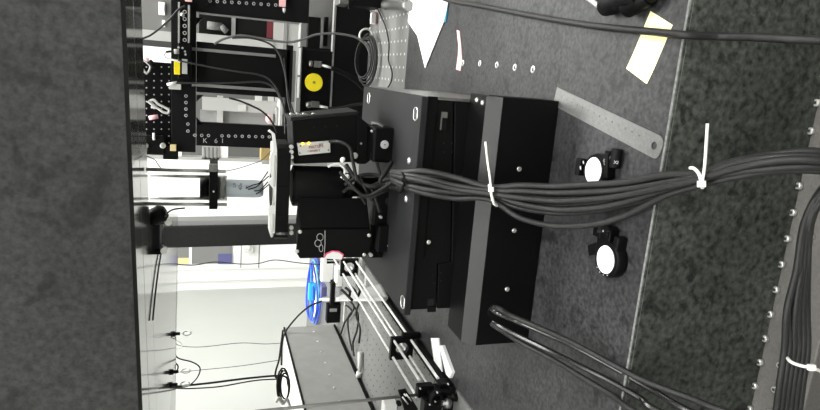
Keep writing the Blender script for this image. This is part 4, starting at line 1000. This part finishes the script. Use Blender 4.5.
tag(obj('pale_block', rect(366, 375, 274, 287, 1300, 18), 'boxlight', bevel=2), 'light grey block next to the near rod of the cage rail', 'block')

# cage rail lying along the breadboard
cr = thing('cage_rail', 'long horizontal four rod cage rail running back along the breadboard', 'rail', (-460, 1050, 0))
CXc, CZ, HW = -455, 33, 15
for (dx, dz) in ((-HW, -HW), (HW, -HW), (-HW, HW), (HW, HW)):
    obj('cage_rod', MB().cyl((CXc + dx, 765, CZ + dz), (CXc + dx, 1480, CZ + dz), 2.2, seg=12), 'brightsteel', cr)
obj('base_rail', MB().box(CXc - 10, CXc + 11, 740, 1180, -1.5, 7), 'blackmatt', cr, bevel=1)
def cage_plate(y, th=9, hw=22, hole=12.5, yaw=0):
    mb = MB(); n = 32; z0 = CZ
    sq = []; ci = []
    for i in range(n):
        a = 2 * math.pi * i / n + math.pi / 4; cs, sn = math.cos(a), math.sin(a); k_ = hw / max(abs(cs), abs(sn))
        sq.append(Vector((CXc + cs * k_, y, z0 + sn * k_))); ci.append(Vector((CXc + cs * hole, y, z0 + sn * hole)))
    dv = Vector((0, th, 0)); vs = sq + ci + [p + dv for p in sq] + [p + dv for p in ci]; fs = []
    for i in range(n):
        j = (i + 1) % n; fs += [(i, j, n + j, n + i), (2 * n + i, 3 * n + i, 3 * n + j, 2 * n + j), (i, 2 * n + i, 2 * n + j, j), (n + i, n + j, 3 * n + j, 3 * n + i)]
    mb.add(vs, fs); return obj('cage_plate', mb, 'black', cr)
cage_plate(G(402, 350, 33).y, 9, 20, 11); cage_plate(1330, 10, 21)
obj('lens_disc', MB().cyl((CXc, 1362, CZ), (CXc, 1366, CZ), 13, seg=24), 'pearl', cr)
yq = G(402, 350, 33).y
obj('plate_clamp', MB().box(CXc + 16, CXc + 27, yq, yq + 9, 1, 34), 'black', cr, bevel=2)
# near end mount cluster
ce = thing('cage_end_mount', 'black adjustable mount with knobs at the near end of the cage rail', 'mount', (-455, 745, 0))
def eb(nm, x0, x1, y0, y1, Y, th, m_='black', bev=2): return obj(nm, rect(x0, x1, y0, y1, Y, th), m_, ce, bevel=bev)
eb('mount_plate', 418, 434, 386.5, 398, 752, 14)
eb('mount_block', 428, 444, 392, 409, 742, 26)
eb('mount_wing', 440, 453, 384, 394, 748, 18)
eb('mount_wing', 436, 450, 392, 402, 738, 12, 'blacksat')
eb('lower_block', 424, 442, 401, 425, 730, 20)
eb('lower_block', 446, 453, 400, 425, 728, 16)
obj('thumb_knob', MB().lathe(P(447, 397, 736), P(457, 397.5, 736), [(0, 3), (.4, 3), (.42, 6), (1, 6)], 16), 'blacksat', ce)
obj('thumb_knob', MB().lathe(P(442, 403, 726), P(450, 403.5, 726), [(0, 4), (.4, 4), (.42, 7), (1, 7)], 16), 'brushed', ce)
obj('ring_clamp', MB().annulus(P(437, 400, 728), P(437, 400, 728) + YF * 8, 7, 11, 24), 'black', ce)
for (x, y) in ((420.5, 389), (448.5, 384.6), (437.5, 393), (435.5, 402), (430, 405)):
    c = P(x, y, 727); obj('mount_screw', MB().cyl(c + YF * 3, c, 1.2, seg=8), 'screw', ce)
sb_ = thing('slotted_bracket', 'black slotted bracket with silver rods beside the cage end mount', 'bracket', P(412, 402, 720))
q = [P(x, y, 725) for x, y in ((399, 392.5), (407, 391), (418, 409), (417, 425), (409, 425))]
obj('slotted_arm', MB().prism(q, (0, 8, 0)), 'black', sb_, bevel=1)
for (x0, y0, x1, y1) in ((406, 394, 411.5, 401), (402.5, 397, 408, 404), (404, 394, 406, 396)):
    obj('slot_pin', MB().cyl(P(x0, y0, 722), P(x1, y1, 722), 1.1, seg=8), 'screw', sb_)
obj('side_knob', rect(397.5, 402, 403.5, 407, 720, 10), 'blackmatt', sb_, bevel=2)
tag(obj('steel_rod', MB().cyl(P(255, 411.5, 715), P(421, 394.5, 760), 2.3, seg=12), 'boxgrey'), 'long thin grey rod slanting across the corner above the cage end mount', 'rod')
tag(obj('white_case', rect(384, 397, 404.5, 430, G(397, 407, -2).y, 25), 'white', bevel=2), 'white case edge at the image bottom beside the slotted bracket', 'case')
# cables on breadboard behind the rail
for i, w_ in enumerate([((346, 305), (352, 312), (345, 322), (341, 334)), ((352, 303), (358, 315), (357, 330), (353, 343), (354, 356)), ((349, 300), (354, 308), (348, 318), (349, 335), (352, 350)), ((359, 303), (356, 315), (360, 328), (359, 343))]):
    tag(obj('breadboard_lead', MB().tube([G(x, y, 6 + 3 * i) for x, y in w_], 2.4, 8), 'cableflat'), ['leftmost black lead on the breadboard between the grey case and cage rail', 'black lead on the breadboard reaching furthest towards the clear vial', 'black lead weaving between two others on the left breadboard', 'black lead closest to the cage rail on the left breadboard'][i], 'lead', 'leads on the left breadboard')
for i, w_ in enumerate([((346, 288), (350, 292), (349, 297)), ((351, 287), (355, 291), (357, 296)), ((357, 284), (360, 290), (358, 296)), ((342, 290), (346, 294), (352, 300))]):
    tag(obj('short_lead', MB().tube([G(x, y, 18) for x, y in w_], 3.4, 8), 'blackmatt'), ['uppermost', 'second', 'lowest', 'leftmost'][i] + ' short black lead between the rail end and the bracket plate', 'lead', 'leads at the rail end')
t = thing('clear_vial', 'small clear plastic vial lying on the breadboard beside the case', 'vial', G(361, 362, 0))
obj('vial_body', MB().lathe(G(360, 352, 6), G(360, 372, 6), [(0, 6), (.8, 6), (.85, 4), (1, 4)], 14), 'boxlight', t)
obj('vial_cap', MB().cyl(G(359, 372, 6), G(358, 376, 6), 6, seg=12), 'pearl', t)
